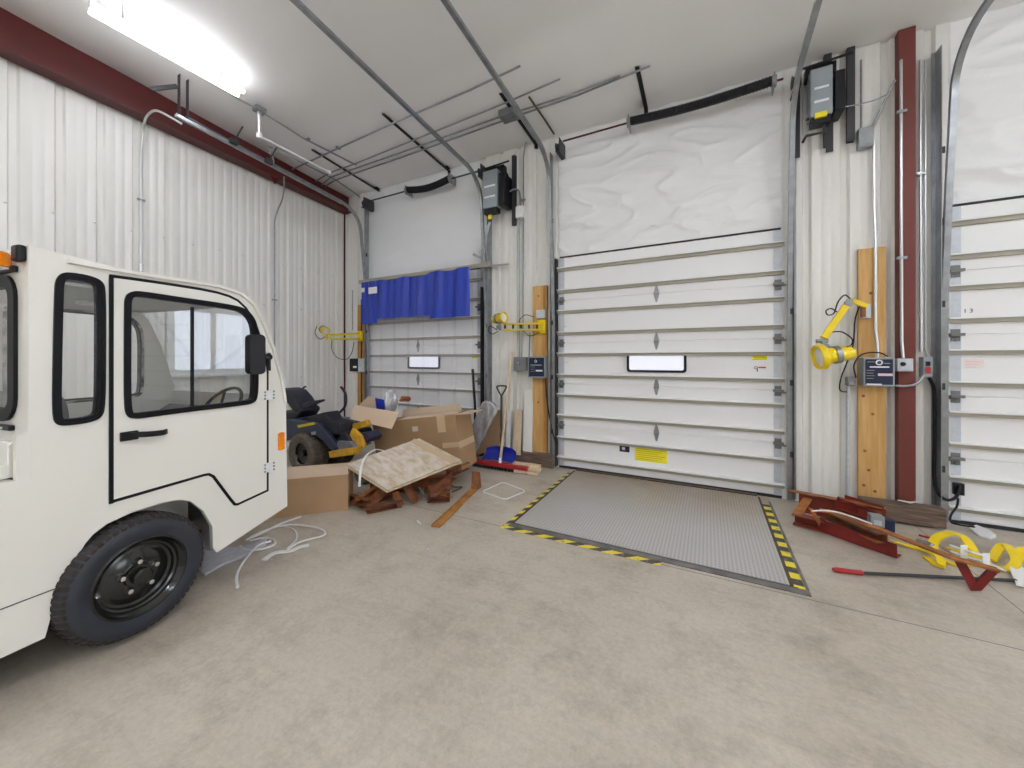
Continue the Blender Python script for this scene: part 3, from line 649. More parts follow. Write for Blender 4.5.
# ceiling pipes
def Cc(u, v, dz=.06):
    """on the sloping ceiling plane less dz"""
    d = ray(u, v); z0 = 4.60 + .0833 * YB - dz; k_ = (z0 - HC) / (d.z + .0833 * d.y); return Vector((d.x * k_, d.y * k_, HC + d.z * k_))
conduit('ceiling conduit crossing above the first door, farthest from the wall', [Cc(289, 171, .08), Cc(400, 120, .08), Cc(470, 90, .08), Cc(520, 66, .08)], .012, 'galv', straps=[(Cc(338, 148), 'x')])
conduit('ceiling conduit with stepped bend, second from the upper one', smooth([Cc(313, 183), Cc(330, 173), Cc(352, 165)], 3) + [Cc(503, 104), Cc(560, 79)], .010, 'galv')
conduit('lower of the long ceiling conduits that end at the grey splice box', smooth([Cc(320, 187), Cc(330, 178), Cc(345, 172)], 3) + [Cc(400, 153), Cc(508, 114)], .011, 'galv')
conduit('lowest long ceiling conduit running past the grey splice box', smooth([Cc(322, 189), Cc(334, 181), Cc(350, 175)], 3) + [Cc(400, 158), Cc(511, 118), Cc(576, 96), Cc(650, 66)], .011, 'galv')
conduit('short overhead conduit right of the splice box', [Cc(512, 113), Cc(529, 108), Cc(566, 96), Cc(620, 76)], .010, 'galv')
conduit('hooked conduit that turns down near the rafter and runs to the corner', smooth([Cc(274, 163, .25), Cc(272, 155, .15), Cc(267.5, 147.5), Cc(275, 149)], 4) + [Cc(336, 180), Cc(356, 194), Cc(367, 203, .10)], .010, 'galv')
conduit('brown weathered pipe at the ceiling over the middle wall strip', [Cc(529, 97), Cc(545, 120), Cc(554, 134)], .012, 'darkbrown')
lp = conduit('long ceiling conduit carrying the bright lamp, parallel to the left wall', [Cc(190, 69, .12), Cc(241, 100, .12), Cc(259.5, 110, .12), Cc(303, 138, .12), Cc(356, 165, .12)], .013, 'galv', straps=[(Cc(308, 139.5), 'y')])
m_ = MB(); a = Cc(259.5, 110, .12); m_.box(a.x - .05, a.x + .05, a.y - .06, a.y + .06, a.z - .03, a.z + .03); build('junction_box', m_, 'galv', lp)
# hanging stem and its side pipe
hs = empty('hanging_stem', 'white drop pipe with a level side arm hanging below the ceiling lamp conduit', 'hanging pipe', tuple(a))
b = Vector((a.x, a.y, a.z - .33)); 
m_ = MB(); m_.tube([a + Vector((0, 0, -.03)), b], [.028, .018], 10); build('drop_pipe', m_, 'conduit', hs)
m_ = MB(); m_.lathe([(0, -.03), (.035, -.03), (.035, .03), (0, .03)], b, (0, 0, 1), 12); build('end_fitting', m_, 'white', hs)
e = b + Vector((0, .98, -.02)); m_ = MB(); m_.tube([b, e], .013, 8); m_.lathe([(0, -.03), (.026, -.02), (.03, .02), (0, .03)], e, (0, 1, 0), 8); build('side_arm', m_, 'white', hs)
m_ = MB(); a = Cc(509, 115, .07); m_.box(a.x - .11, a.x + .11, a.y - .09, a.y + .09, a.z - .04, a.z + .05); tag(build('splice_box', m_, 'galv', bevel=.004), 'square grey splice box on the ceiling conduits near the middle track', 'electrical box')
for lab, (u0, v0, u1, v1) in (('black ceiling channel above the corner door track', (311, 150.5, 383.5, 194.5)), ('black ceiling channel over the blue curtain door', (381.5, 115, 449, 172)), ('black ceiling channel above the middle siding strip', (499, 94, 535, 146)), ('short black ceiling channel over the middle door', (634, 68, 645, 110))):
    m_ = MB(); a = Cc(u0, v0, .05); b = Cc(u1, v1, .05)
    xm = (a.x + b.x) / 2; a.x = b.x = xm
    m_.sweep([a, b], CPROF(.045, .045, .005), up=(0, 0, 1)); m_.box(b.x + .0, b.x + .045, b.y - .02, b.y + .01, b.z - .05, b.z)
    tag(build('ceiling_channel', m_, 'black'), lab, 'steel channel', 'black steel channels under the ceiling')

# ------------------------------------------------------------------ ceiling lamps
def lamp(x, y, label, mled='led'):
    z = ceil_z(y) - .24; t = empty('ceiling_lamp', label, 'ceiling lamp', (x, y, z), group='strip lamps under the ceiling')
    m_ = MB(); m_.box(x - .035, x + .035, y - .62, y + .62, z, z + .05); build('housing', m_, 'white', t, bevel=.006)
    m_ = MB(); m_.tube([(x - .06, y - .60, z - .005), (x - .06, y + .60, z - .005)], .022, 10); m_.tube([(x + .06, y - .60, z - .005), (x + .06, y + .60, z - .005)], .022, 10); build('lamp_tubes', m_, mled, t)
    for s_ in (-.4, .4):
        m_ = MB(); m_.tube([(x, y + s_, z + .05), (x, y + s_, ceil_z(y + s_) - .02)], .006, 6); build('hanger', m_, 'galv', t)
a = Cc(241, 94, .2); lamp(a.x, a.y - .60, 'strip lamp shining on the conduit close to the left wall', 'lednear')
for i, (x, y) in enumerate(((-3.2, -.3), (0.2, 1.2), (3.6, 1.4), (-3.4, -3.6), (.4, -2.8), (4.2, -2.8), (-.2, -5.2), (5.8, -.2))):  # unseen lamps added to fill the room with even light
    lamp(x, y, ('strip lamp over the rear of the cream vehicle', 'strip lamp over the open floor before the middle door', 'strip lamp over the yellow straps by the numbered door', 'strip lamp behind the camera toward the left wall', 'strip lamp behind the camera in the middle', 'strip lamp behind the camera toward the right wall', 'strip lamp close to the front wall', 'strip lamp beside the daylight windows')[i])
#PART2A
# ------------------------------------------------------------------ dock leveler
PX0, PX1, PY0, PY1 = -1.555, .484, 3.035, YB - .06
lv = empty('dock_leveler', 'steel checker plate dock leveler set in the floor before the middle door', 'dock leveler', (-.53, PY0, 0))
m_ = MB(); m_.box(PX0, PX1, PY0, PY1, .001, .010); build('checker_plate', m_, 'plate', lv)
m_ = MB(); m_.box(PX0 - .028, PX0 - .002, PY0, PY1, .001, .006); build('edge_gap', m_, 'darkmetal', lv)
m_ = MB(); m_.box(PX1 + .002, PX1 + .022, PY0, PY1, .001, .009); build('edge_angle', m_, 'darkbrown', lv)
m_ = MB(); m_.box(PX1 + .088, PX1 + .105, PY0, PY1 - .1, .001, .006); build('edge_angle', m_, 'kerbsteel', lv)
m_ = MB(); m_.box(PX0 + .0, PX1 + .045, PY0 - .014, PY0 - .002, .001, .006); build('edge_gap', m_, 'darkmetal', lv)
m_ = MB(); m_.box(PX0 - .03, PX1 + .10, PY0 - .075, PY0 - .016, .001, .008); build('front_angle', m_, 'kerbsteel', lv)
m_ = MB(); m_.box(PX0, PX1, PY1 + .002, YD - .01, .001, .02); build('rear_sill', m_, 'darkbrown', lv)
def tape(label, mb, m): tag(build('hazard_tape', mb, m), label, 'hazard tape', 'black and yellow hazard tape around the dock plate')
m_ = MB(); m_.box(-1.635, -.30, PY0 - .135, PY0 - .078, .0005, .003); tape('scuffed striped hazard tape along the front edge of the dock plate', m_, m_hazard('hazard_front', 1, -1.3, .19, .2))
m_ = MB(); m_.box(-1.625, -1.585, PY0 - .07, 4.72, .0005, .003); tape('striped hazard tape on the side of the dock plate nearest the snow shovel', m_, m_hazard('hazard_side', -1.0, 1, .165, .1))
m_ = MB(); m_.box(.508, .568, PY0 - .0, 4.62, .0005, .003); tape('striped hazard tape on the side of the dock plate nearest the rusty steel pile', m_, m_hazard('hazard_far', 0.05, 1, .165, .25))

# ------------------------------------------------------------------ vehicle
VA = TH - math.atan((645 - CX) / F)
c0 = W(88, 647, z=0); NV = Vector((math.cos(VA), math.sin(VA), 0)); DV = Vector((-math.sin(VA), math.cos(VA), 0))
VO = Vector((c0.x, c0.y, 0)) * .957
VM = Matrix.Translation(VO) @ Matrix.Rotation(VA, 4, 'Z'); VI = VM.inverted()
def V(u, v, x=0.0):
    """along, up on a plane parallel to the vehicle's side"""
    o = VI @ Vector((0, 0, HC)); d = VI.to_3x3() @ ray(u, v); k_ = (x - o.x) / d.x; return (round(o.y + d.y * k_, 4), round(o.z + d.z * k_, 4))
def VR(u, v, y):
    """across, up on a plane square to the vehicle's length"""
    o = VI @ Vector((0, 0, HC)); d = VI.to_3x3() @ ray(u, v); k_ = (y - o.y) / d.y; return (o.x + d.x * k_, o.z + d.z * k_)
veh = empty('tow_tractor', 'cream tow tractor with black-gasketed cab, side door and black wheel', 'vehicle', tuple(VO), VA)
WID = 1.35; TK = .03
def vb(name, mb, m, parent=veh, **k):
    mb.v = [VM @ p for p in mb.v]; return build(name, mb, m, parent, **k)
top = [(28.6, 245.2), (70, 255.6), (120, 268.6), (160, 276), (200, 281.5), (227, 287), (244, 293.5), (254.6, 303.7), (263.8, 320), (272.9, 343.8), (285.6, 394.8)]
front = [(286, 408.6), (287.4, 506)]
arch = [(217, 552.5), (213, 548), (212.5, 526), (203.4, 511), (191.7, 501.7), (180, 499.4), (161, 503), (133, 512), (107, 524), (93, 534.5), (85, 544), (59.3, 587), (45, 637.8)]
T = [V(*p) for p in top]; FR = [V(*p) for p in front]; AR = [V(*p) for p in arch]
zb = AR[-1][1]; YR = -1.15; YC = T[0][0]            # rear end of chassis, rear of cab
deck = V(31, 478)[1]; step = V(30, 433)[1]
RL = [(YR, zb), (YR, deck - .05), (YR + .05, deck), (YC - .035, deck), (YC - .035, step - .01), (YC - .01, step), (YC, step + .005)]
outer = T + FR + AR + RL
w1 = [V(*p) for p in ((53.8, 295), (54.5, 280), (61, 272.5), (72, 272.5), (91, 276), (102.5, 281.5), (105.3, 292), (105.2, 360), (104.7, 404), (102, 417), (90, 422.5), (68, 425.5), (56, 425.5), (51.5, 416), (52.3, 360))]
w2 = [V(*p) for p in ((123, 311), (123.5, 296), (131, 291), (142, 291.5), (178, 297), (230, 304.5), (246, 309), (255.5, 321), (257.5, 338), (257.3, 365), (257, 396), (253, 403.5), (236.7, 406), (190, 411.5), (148.8, 417), (135, 419), (125, 417), (122.8, 403), (122.8, 350))]
def rounder(lp, n=2):
    for _ in range(n):
        q = []
        for i in range(len(lp)):
            (a, b), (c, d) = lp[i], lp[(i + 1) % len(lp)]; q += [(a * .75 + c * .25, b * .75 + d * .25), (a * .25 + c * .75, b * .25 + d * .75)]
        lp = q
    return lp
w1 = rounder(w1); w2 = rounder(w2)
h1, h2 = offset(w1, .018), offset(w2, .018)
side = MB(); side.poly([outer, h1, h2], lambda a, b: Vector((0, a, b)), lambda a, b: Vector((-TK, a, b)))
body = vb('body_side', side, 'cream', flat=True)
far_ = MB(); far_.poly([outer, h1, h2], lambda a, b: Vector((-WID, a, b)), lambda a, b: Vector((-WID + TK, a, b))); vb('body_side', far_, 'cream', flat=True)
# skin over roof, nose, deck and rear: a sheet following the outline
def skin(name, line, m, x0=-TK, x1=-WID + TK, th=.022, parent=veh):
    inn = []
    n = len(line)
    for i, p in enumerate(line):
        a = Vector(line[max(0, i - 1)]); b = Vector(line[min(n - 1, i + 1)]); t = (b - a).normalized(); inn.append((p[0] + t.y * th, p[1] - t.x * th))
    vs = []; 
    for (a, b), (c, d) in zip(line, inn): vs += [(x0, a, b), (x1, a, b), (x1, c, d), (x0, c, d)]
    fs = []
    for i in range(n - 1):
        for q in range(4): fs.append((4 * i + q, 4 * i + (q + 1) % 4, 4 * i + 4 + (q + 1) % 4, 4 * i + 4 + q))
    fs += [(0, 1, 2, 3), tuple(4 * n - 4 + q for q in (3, 2, 1, 0))]
    mb = MB(); mb.add(vs, fs); return vb(name, mb, m, parent)
roof = skin('roof', T[:8], 'cream'); skin('windscreen', T[7:], 'glass', th=.006)
skin('nose', [T[-1]] + FR + [AR[0]], 'cream'); skin('rear_deck', RL[:4], 'cream')
m_ = MB(); m_.box(-WID + .32, -.32, YR + .1, FR[1][0] - .1, zb + .03, zb + .08); vb('chassis_floor', m_, 'darkmetal')
m_ = MB(); m_.box(-WID + TK, -TK, YC + .03, T[-1][0] - .03, .66, .70); vb('cab_floor', m_, 'interior')
for x in (-.34, -WID + .30):
    m_ = MB(); m_.box(x - .01, x + .01, -.25, .62, zb + .08, .66); vb('wheel_well', m_, 'cream')
# panelled lower-rear seam and raised panel line
sm = lambda pts, w, th=.003: MB().sweep([Vector((.0 + th / 2, a, b)) for a, b in pts], RECT(w, th), up=(1, 0, 0))
vb('panel_seam', sm([V(0, 609.6), V(59.3, 587)], .004), 'darkmetal')
vb('panel_seam', sm([V(31, 433.5), V(31, 478)], .003, .002), 'cream')
# rear wall of the cab with its window
xr = lambda u, v: VR(u, v, YC)
wr_ = [xr(18.5, 300), xr(17.5, 285), xr(12, 277), xr(0, 274.5)]
hx1 = xr(18, 340)[0]; zt, zl = xr(8, 275)[1], xr(8, 421)[1]
RW = rrect(-WID - hx1 if False else -WID + abs(hx1), hx1, zl, zt, .11)
cabrear = [(-TK, deck + .002), (-TK, T[0][1] - .012), (-WID + TK, T[0][1] - .012), (-WID + TK, deck + .002)]
m_ = MB(); m_.poly([cabrear, offset(RW, .02)], lambda a, b: Vector((a, YC, b)), lambda a, b: Vector((a, YC + .025, b))); rw = vb('cab_rear_wall', m_, 'cream')
m_ = MB(); m_.ring(RW, offset(RW, .055), lambda a, b: Vector((a, YC - .014, b)), lambda a, b: Vector((a, YC + .03, b))); rg = vb('rear_window_gasket', m_, 'glassblack')
m_ = MB(); m_.poly([offset(RW, .05)], lambda a, b: Vector((a, YC + .006, b)), lambda a, b: Vector((a, YC + .010, b))); vb('pane', m_, 'glass', rg)
for (u0, v0, u1, v1) in ((0, 266, 19, 272), (0, 425, 15.6, 430.5)):
    a = xr(u1, v0); b = xr(u1, v1); m_ = MB(); m_.box(a[0] - .42, a[0], YC - .02, YC - .001, b[1], a[1]); s_ = vb('latch_bar', m_, 'black', bevel=.004)
    m_ = MB(); m_.box(a[0] - .09, a[0] - .035, YC - .028, YC - .02, b[1] + .008, a[1] - .006); vb('latch_plate', m_, 'chrome', s_)
a = VR(-6, 253, YC - .05); b = VR(8, 264, YC - .05); m_ = MB(); m_.lathe([(0, 0), (.055, .0), (.055, .05), (.045, .065), (0, .07)], (b[0] - .115, YC - .06, b[1] - .0), (0, 0, 1), 18); m_.v = [p for p in m_.v]; bl = vb('orange_beacon', m_, 'orange')
m_ = MB(); m_.box(b[0] - .14, b[0] - .09, YC - .06, YC - .001, b[1] - .010, b[1] - .001); vb('beacon_bracket', m_, 'cream', bl)
# work lamp at the roof corner
a = V(16.5, 243.5, -.015); b = V(27.8, 262, -.015); m_ = MB(); m_.box(-.075, -.015, a[0], b[0], b[1], a[1]); wlp = vb('work_lamp', m_, 'black', bevel=.010)
m_ = MB(); m_.box(-.065, -.025, b[0], YC, b[1] + .02, b[1] + .035); vb('lamp_bracket', m_, 'galv', wlp)
# door seam, hinges, handle
seam = [(109, 274.2), (130, 277), (165, 282.2), (200, 287.8), (217, 291.3), (229, 295), (238, 299.5), (246, 307), (251.5, 315), (257.5, 327), (262.5, 342), (266.5, 358), (268.3, 372), (268.3, 491), (237, 505.6), (233.5, 505.4), (229, 500), (212, 477.5), (208, 475.6), (204, 476.2), (108.5, 504)]
SM = [V(*p) for p in seam]
m_ = MB(); m_.ring(SM, offset(SM, .016), lambda a, b: Vector((.004, a, b)), lambda a, b: Vector((-.001, a, b)))
dr = vb('door', (lambda q: (q.poly([offset(SM, .017), offset(w2, .01)], lambda a, b: Vector((.006, a, b)), lambda a, b: Vector((.0005, a, b))), q)[1])(MB()), 'cream', flat=True)
dr['label'] = 'cream side door with stepped lower edge'
vb('door_seal', m_, 'glassblack', dr)
m_ = MB(); rr_ = [Vector((.006, V(110.6, v)[0], V(110.6, v)[1])) for v in (276, 503.5)]; m_.sweep([rr_[0], rr_[1]], RECT(.016, .008), up=(1, 0, 0)); vb('door_seal', m_, 'glassblack', dr)
for v in (395, 467):
    a = V(268.5, v); m_ = MB(); m_.box(.004, .013, a[0] - .050, a[0] + .046, a[1] - .034, a[1] + .034); m_.tube([(.014, a[0], a[1] - .040), (.014, a[0], a[1] + .040)], .009, 8)
    hg = vb('hinge', m_, 'white', dr, bevel=.003)
    for dy in (-.036, .032):
        for dz in (-.024, 0, .024): m_ = MB(); m_.lathe([(0, .006), (.006, .005), (.009, 0)], (.012, a[0] + dy, a[1] + dz), (1, 0, 0), 8); m_.v = [VM @ p for p in m_.v]; build('bolt', m_, 'galv', dr)
a = V(126.5, 436.4, .03); b = V(168.5, 431.5, .03)
m_ = MB(); m_.sweep(smooth([Vector((.012, a[0] + .01, a[1])), Vector((.040, a[0] + .045, a[1] + .002)), Vector((.042, (a[0] + b[0]) / 2, (a[1] + b[1]) / 2)), Vector((.038, b[0] - .03, b[1])), Vector((.010, b[0], b[1]))], 4), RECT(.030, .014), up=(1, 0, .0)); m_.box(.006, .022, a[0] - .018, a[0] + .055, a[1] - .026, a[1] + .022)
hd = vb('door_handle', m_, 'black', dr, bevel=.003)
m_ = MB(); m_.lathe([(0, .016), (.008, .014), (.009, 0)], (.018, a[0] + .07, a[1] + .0), (1, 0, 0), 12); m_.v = [VM @ p for p in m_.v]; build('key_lock', m_, 'chrome', dr)
for lp, nm, x in ((w1, 'quarter_window_gasket', .0), (w2, 'door_window_gasket', .006)):
    g1 = offset(lp, .012); g2 = offset(lp, .030)
    m_ = MB(); m_.ring(lp, g1, lambda a, b: Vector((x + .010, a, b)), lambda a, b: Vector((-.03, a, b))); m_.ring(g1, g2, lambda a, b: Vector((x + .006, a, b)), lambda a, b: Vector((-.03, a, b)))
    gk = vb(nm, m_, 'glassblack', dr if lp is w2 else veh, angle=20)
    m_ = MB(); m_.poly([offset(lp, .032)], lambda a, b: Vector((-.006, a, b)), lambda a, b: Vector((-.009, a, b)))
    pn = MB(); pn.v = [VM @ p for p in m_.v]; pn.f = m_.f; build('glass_pane', pn, 'glass', dr if lp is w2 else gk)
    if lp is w2:
        a = V(192.8, 303); b = V(192.8, 411); m_ = MB(); m_.box(-.012, .001, a[0] - .007, a[0] + .007, b[1] + .025, a[1] - .025); m_.v = [VM @ p for p in m_.v]; build('sliding_pane_bar', m_, 'black', dr)
    m_ = MB(); m_.ring(lp, g2, lambda a, b: Vector((-WID - .006, a, b)), lambda a, b: Vector((-WID + .03, a, b))); gk = vb('far_window_gasket', m_, 'glassblack')
# drip rail and roof gutter
dl = [V(67, 261.2), V(110, 269.2), V(160, 277.3), V(200, 283.2), V(219, 286.6), V(240, 293.5), V(253, 304.5), V(263, 324), V(272.5, 349), V(281, 380), V(284, 402)]
vb('drip_rail', MB().sweep([Vector((.010, a, b)) for a, b in dl], RECT(.018, .022), up=(1, 0, 0)), 'cream')
a = V(277.8, 433); b = V(283.6, 449); m_ = MB(); m_.poly([rrect(a[0], b[0], b[1], a[1], .012)], lambda p, q: Vector((.0, p, q)), lambda p, q: Vector((.012, p, q))); vb('side_marker', m_, 'orange', bevel=.003)
# mirror on its bracket
a = V(246.5, 334, .09); b = V(260.5, 374, .09)
m_ = MB(); m_.poly([rrect(a[0] + .005, b[0] - .002, b[1] - .0, a[1], .03)], lambda p, q: Vector((.065 + .3 * (p - a[0]), p, q)), lambda p, q: Vector((.115 + .3 * (p - a[0]), p, q))); mr = vb('door_mirror', m_, 'black', bevel=.012)
c = V(268, 357, .02); m_ = MB(); m_.tube([(.115, b[0] - .015, c[1] + .0), (.03, c[0], c[1])], .013, 8); m_.tube([(.03, c[0], c[1] + .03), (.03, c[0] + .002, c[1] - .10)], .011, 8); m_.lathe([(0, -.02), (.022, -.02), (.022, .02), (0, .02)], (.02, c[0], c[1]), (1, 0, 0), 10); vb('mirror_arm', m_, 'black')
# wheels
def wheel(x, y, sgn):
    R, z = .326, .326
    m_ = MB(); pr = [(.195, -.03), (.200, -.006), (.215, .0), (.245, .006), (.272, .004), (.290, -.006), (.305, -.022), (.312, -.05), (.312, -.15), (.300, -.17), (.275, -.185), (.2, -.17)]
    m_.lathe(pr, (x, y, z), (sgn, 0, 0), 64); ty = vb('tyre', m_, 'tyre')
    m_ = MB(); N = 56
    for i in range(N):
        g = 2 * PI * i / N; g2 = g + 2 * PI / N * .62
        for (xa, xb, ra, rb, sh) in ((-.004, -.045, .296, .316, 0), (-.05, -.095, .314, .318, .5), (-.10, -.145, .318, .314, .5), (-.15, -.178, .314, .298, 0)):
            q = []
            for rad in (.29, None):
                for (ang, xx, ro) in ((g, xa, ra), (g2, xa, ra), (g2, xb, rb), (g, xb, rb)):
                    an = ang + sh * 2 * PI / N; r2 = ro if rad is None else .27; q.append(Vector((x + sgn * xx * 1, y + r2 * math.cos(an), z + r2 * math.sin(an))))
            m_.hexa(q)
    td = vb('tyre_tread', m_, 'tread', flat=True)
    m_ = MB(); m_.lathe([(.203, -.012), (.207, -.002), (.198, .004), (.192, -.004), (.186, -.014), (.178, -.020), (.172, -.036), (.162, -.042), (.158, -.060), (.145, -.066), (.128, -.062), (.120, -.056), (.075, -.052), (.062, -.048), (.058, -.036), (.042, -.034), (.042, .004), (.034, .012), (0, .014)], (x, y, z), (sgn, 0, 0), 48); rm = vb('wheel_rim', m_, 'rim')
    for i in range(5):
        g = 2 * PI * i / 5 + .35; m_ = MB(); m_.lathe([(.020, -.056), (.020, -.036), (.015, -.028), (.012, -.018), (0, -.015)], (x, y + .076 * math.cos(g), z + .076 * math.sin(g)), (sgn, 0, 0), 6); vb('wheel_nut', m_, 'chrome', rm, angle=20)
wy = V(142.5, 575.5, -.05)[0]
wheel(.062, .188, 1); wheel(-WID - .062, .188, -1); wheel(-.06, -.80, 1); wheel(-WID + .06, -.80, -1)
m_ = MB(); m_.tube([(-.12, .188, .326), (-WID + .12, .188, .326)], .04, 10); vb('axle', m_, 'darkmetal')
# cab interior
m_ = MB()
for x in (-.38, -.97):
    s_ = MB(); s_.poly([rrect(x - .22, x + .22, .82, 1.32, .09)], lambda p, q: Vector((p, YC + .14 + (q - .8) * -.08, q)), lambda p, q: Vector((p, YC + .22 + (q - .8) * -.08, q))); vb('seat_back', s_, 'seat', bevel=.02)
    s_ = MB(); s_.box(x - .23, x + .23, YC + .2, YC + .66, .74, .84); vb('seat_cushion', s_, 'seat', bevel=.03)
hub = Vector((-.38, .86, 1.14)); ax = Vector((0, -.8, .6)).normalized(); q1 = Vector((1, 0, 0)); q2 = ax.cross(q1)
m_ = MB(); m_.tube([hub + (q1 * math.cos(i * PI / 14) + q2 * math.sin(i * PI / 14)) * .17 for i in range(28)], .012, 8, closed=True)
for g in (0, 2.1, 4.2): m_.tube([hub, hub + (q1 * math.cos(g) + q2 * math.sin(g)) * .17], .010, 6)
m_.tube([hub, Vector((-.38, .98, .86))], .022, 8); vb('steering_wheel', m_, 'black')
m_ = MB(); m_.hexa([(-WID + .04, .80, .7), (-.04, .80, .7), (-.04, T[-1][0] - .04, .7), (-WID + .04, T[-1][0] - .04, .7), (-WID + .04, .9, 1.04), (-.04, .9, 1.04), (-.04, T[-1][0] - .05, 1.12), (-WID + .04, T[-1][0] - .05, 1.12)]); vb('dashboard', m_, 'seat', bevel=.02)
m_ = MB(); m_.box(-WID + TK + .002, -TK - .002, YC + .03, T[5][0], 1.86, 1.875); vb('headlining', m_, 'lining')
m_ = MB(); m_.box(-.66, -.60, YC + .4, YC + .5, 1.835, 1.858); vb('cab_light', m_, 'white')
# tray on the rear deck
a = VR(22.5, 441, YC - .10); yo = YC - .10
ztray = deck + .006; zt2 = V(20, 441, -.05)[1]
m_ = MB(); x0, x1 = -WID + .3, -.055; y1 = V(23.5, 460, -.055)[0]; y0 = y1 - .55
prf = [(y0, ztray), (y1, ztray), (y1, zt2 - .02), (y1 - .015, zt2), (y1 - .03, zt2), (y1 - .045, zt2 - .015), (y1 - .045, zt2 - .10), (y1 - .08, zt2 - .10), (y1 - .12, zt2), (y0 + .02, zt2), (y0, zt2 - .02)]
m_.poly([prf], lambda p, q: Vector((x1, p, q)), lambda p, q: Vector((x1 - .02, p, q))); m_.box(x0, x1 - .02, y1 - .02, y1, ztray, zt2 - .01); m_.box(x0, x1 - .02, y0, y1 - .02, ztray, ztray + .02); m_.box(x0, x1 - .02, y0, y0 + .02, ztray, zt2 - .02)
vb('rear_tray', m_, 'cream', bevel=.003)
#PART2B
def Z(u, v, z=0.0): return W(u, v, z=z)
def BX(t, name, u0, v0, u1, v1, ya, yb, m, bevel=.003, **k):
    """a box whose front face at ya covers the given lines of sight"""
    a = W(u0, v0, y=ya); b = W(u1, v1, y=ya); m_ = MB(); m_.box(a.x, b.x, ya, yb, b.z, a.z); return build(name, m_, m, t, bevel=bevel)
def one(name, mb, m, label, cat, bevel=0, group=None, **k): return tag(build(name, mb, m, bevel=bevel, **k), label, cat, group)
# ------------------------------------------------------------------ control boxes
def cbox(label, u0, v0, u1, v1, ya, yb, big=True):
    t = empty('control_box', label, 'control box', tuple(W((u0 + u1) / 2, v1, y=yb)))
    BX(t, 'enclosure', u0, v0, u1, v1, ya, yb, 'greybox', .006)
    f_ = lambda a, b: (u0 + (u1 - u0) * a, v0 + (v1 - v0) * b)
    p0 = f_(.06, .06); p1 = f_(.94, .93); BX(t, 'front_plate', *p0, *p1, ya - .004, ya - .0005, 'navy', .004)
    def bar(a, b, c, d, m, nm='printed_lines'): q0 = f_(a, b); q1 = f_(c, d); return BX(t, nm, *q0, *q1, ya - .006, ya - .0042, m, 0)
    if big:
        bar(.20, .30, .82, .345, 'paper'); bar(.46, .54, .93, .63, 'pinkprint', 'warning_label'); bar(.10, .88, .58, .94, 'paper')
        for k_ in range(4): bar(.10, .43 + .09 * k_, .36 - .04 * (k_ % 2), .445 + .09 * k_, 'graphlabel')
        bar(.66, .19, .85, .21, 'graphlabel'); bar(.12, .14, .36, .155, 'graphlabel')
        c = W(*f_(.50, .17), y=ya - .006); m_ = MB(); m_.tube([Vector((c.x + .021 * math.cos(g), c.y, c.z + .021 * math.sin(g))) for g in [i * PI / 8 for i in range(16)]], .006, 6, closed=True); build('round_mark', m_, 'paper', t)
    else:
        bar(.15, .38, .80, .42, 'graphlabel'); bar(.45, .62, .85, .70, 'paper', 'warning_label'); c = W(*f_(.45, .22), y=ya - .006); m_ = MB(); m_.tube([Vector((c.x + .016 * math.cos(g), c.y, c.z + .016 * math.sin(g))) for g in [i * PI / 6 for i in range(12)]], .004, 6, closed=True); build('round_mark', m_, 'paper', t)
        for k_ in range(3): bar(.15, .48 + .1 * k_, .4, .495 + .1 * k_, 'graphlabel')
    return t
cbox('large grey control box with navy front mounted over the knotty pine board', 863.5, 357.5, 895, 387, YB - .17, YB - .05)
cbox('navy-fronted control box beside the orange post above the shovel', 528, 356.5, 545, 378, YB - .16, YB - .05, False)
def jbox(label, u0, v0, u1, v1, ya, yb, m='greybox', knob=None, name='junction_box'):
    t = empty(name, label, 'electrical box', tuple(W((u0 + u1) / 2, v1, y=yb))); BX(t, 'box_body', u0, v0, u1, v1, ya, yb, m, .005)
    du, dv = (u1 - u0) * .12, (v1 - v0) * .12; BX(t, 'cover_plate', u0 + du, v0 + dv, u1 - du, v1 - dv, ya - .004, ya - .0005, m, .001)
    for fx, fy in ((.2, .5), (.8, .5)):
        c = W(u0 + (u1 - u0) * fx, v0 + (v1 - v0) * fy, y=ya - .004); m_ = MB(); m_.lathe([(.005, 0), (.004, .003), (0, .003)], c, (0, -1, 0), 8); build('screw', m_, 'chrome', t)
    return t
t = jbox('grey switch box with round dial on the dark red column', 897.5, 358.5, 913.5, 371.5, YB - .15, YB - .087, 'galvlight')
c = W(903, 364, y=YB - .155); m_ = MB(); m_.lathe([(0, .016), (.016, .014), (.02, 0)], c, (0, -1, 0), 16); build('dial', m_, 'black', t)
t = jbox('grey box with red rocker switch right of the dark red column', 923.5, 357, 933, 377, YB - .09, YB - .002, 'greybox')
BX(t, 'switch_rocker', 926, 361.5, 930.5, 366, YB - .10, YB - .094, 'black', 0); BX(t, 'switch_rocker', 925.8, 367, 930.8, 373.5, YB - .10, YB - .094, 'redplastic', 0)
jbox('square grey junction box high on the siding above the knotty pine board', 858.5, 128.5, 874, 145, YB - .07, YB - .002, 'galv')
jbox('little grey box at the elbow beside the large control box', 847.5, 377, 856, 386, YB - .08, YB - .002, 'galv')
jbox('small white junction box below the middle opener', 515.5, 206.5, 523, 216.5, YB - .07, YB - .002, 'white')
t = jbox('grey box with round outlet left of the navy control box', 513.5, 357, 526, 371, YB - .08, YB - .002, 'galv')
c = W(518, 363.5, y=YB - .088); m_ = MB(); m_.lathe([(0, .03), (.02, .03), (.03, .02), (.032, 0)], c, (0, -1, 0), 16); build('round_outlet', m_, 'galv', t)
jbox('pale grey box at the foot of the double yellow arm by the tan post', 536, 310, 544.5, 318, YB - .11, YB - .047, 'galvlight')
t = jbox('small dark switch box beside the corner wood post', 349.5, 358.5, 357.5, 371.5, YB - .09, YB - .002, 'black')
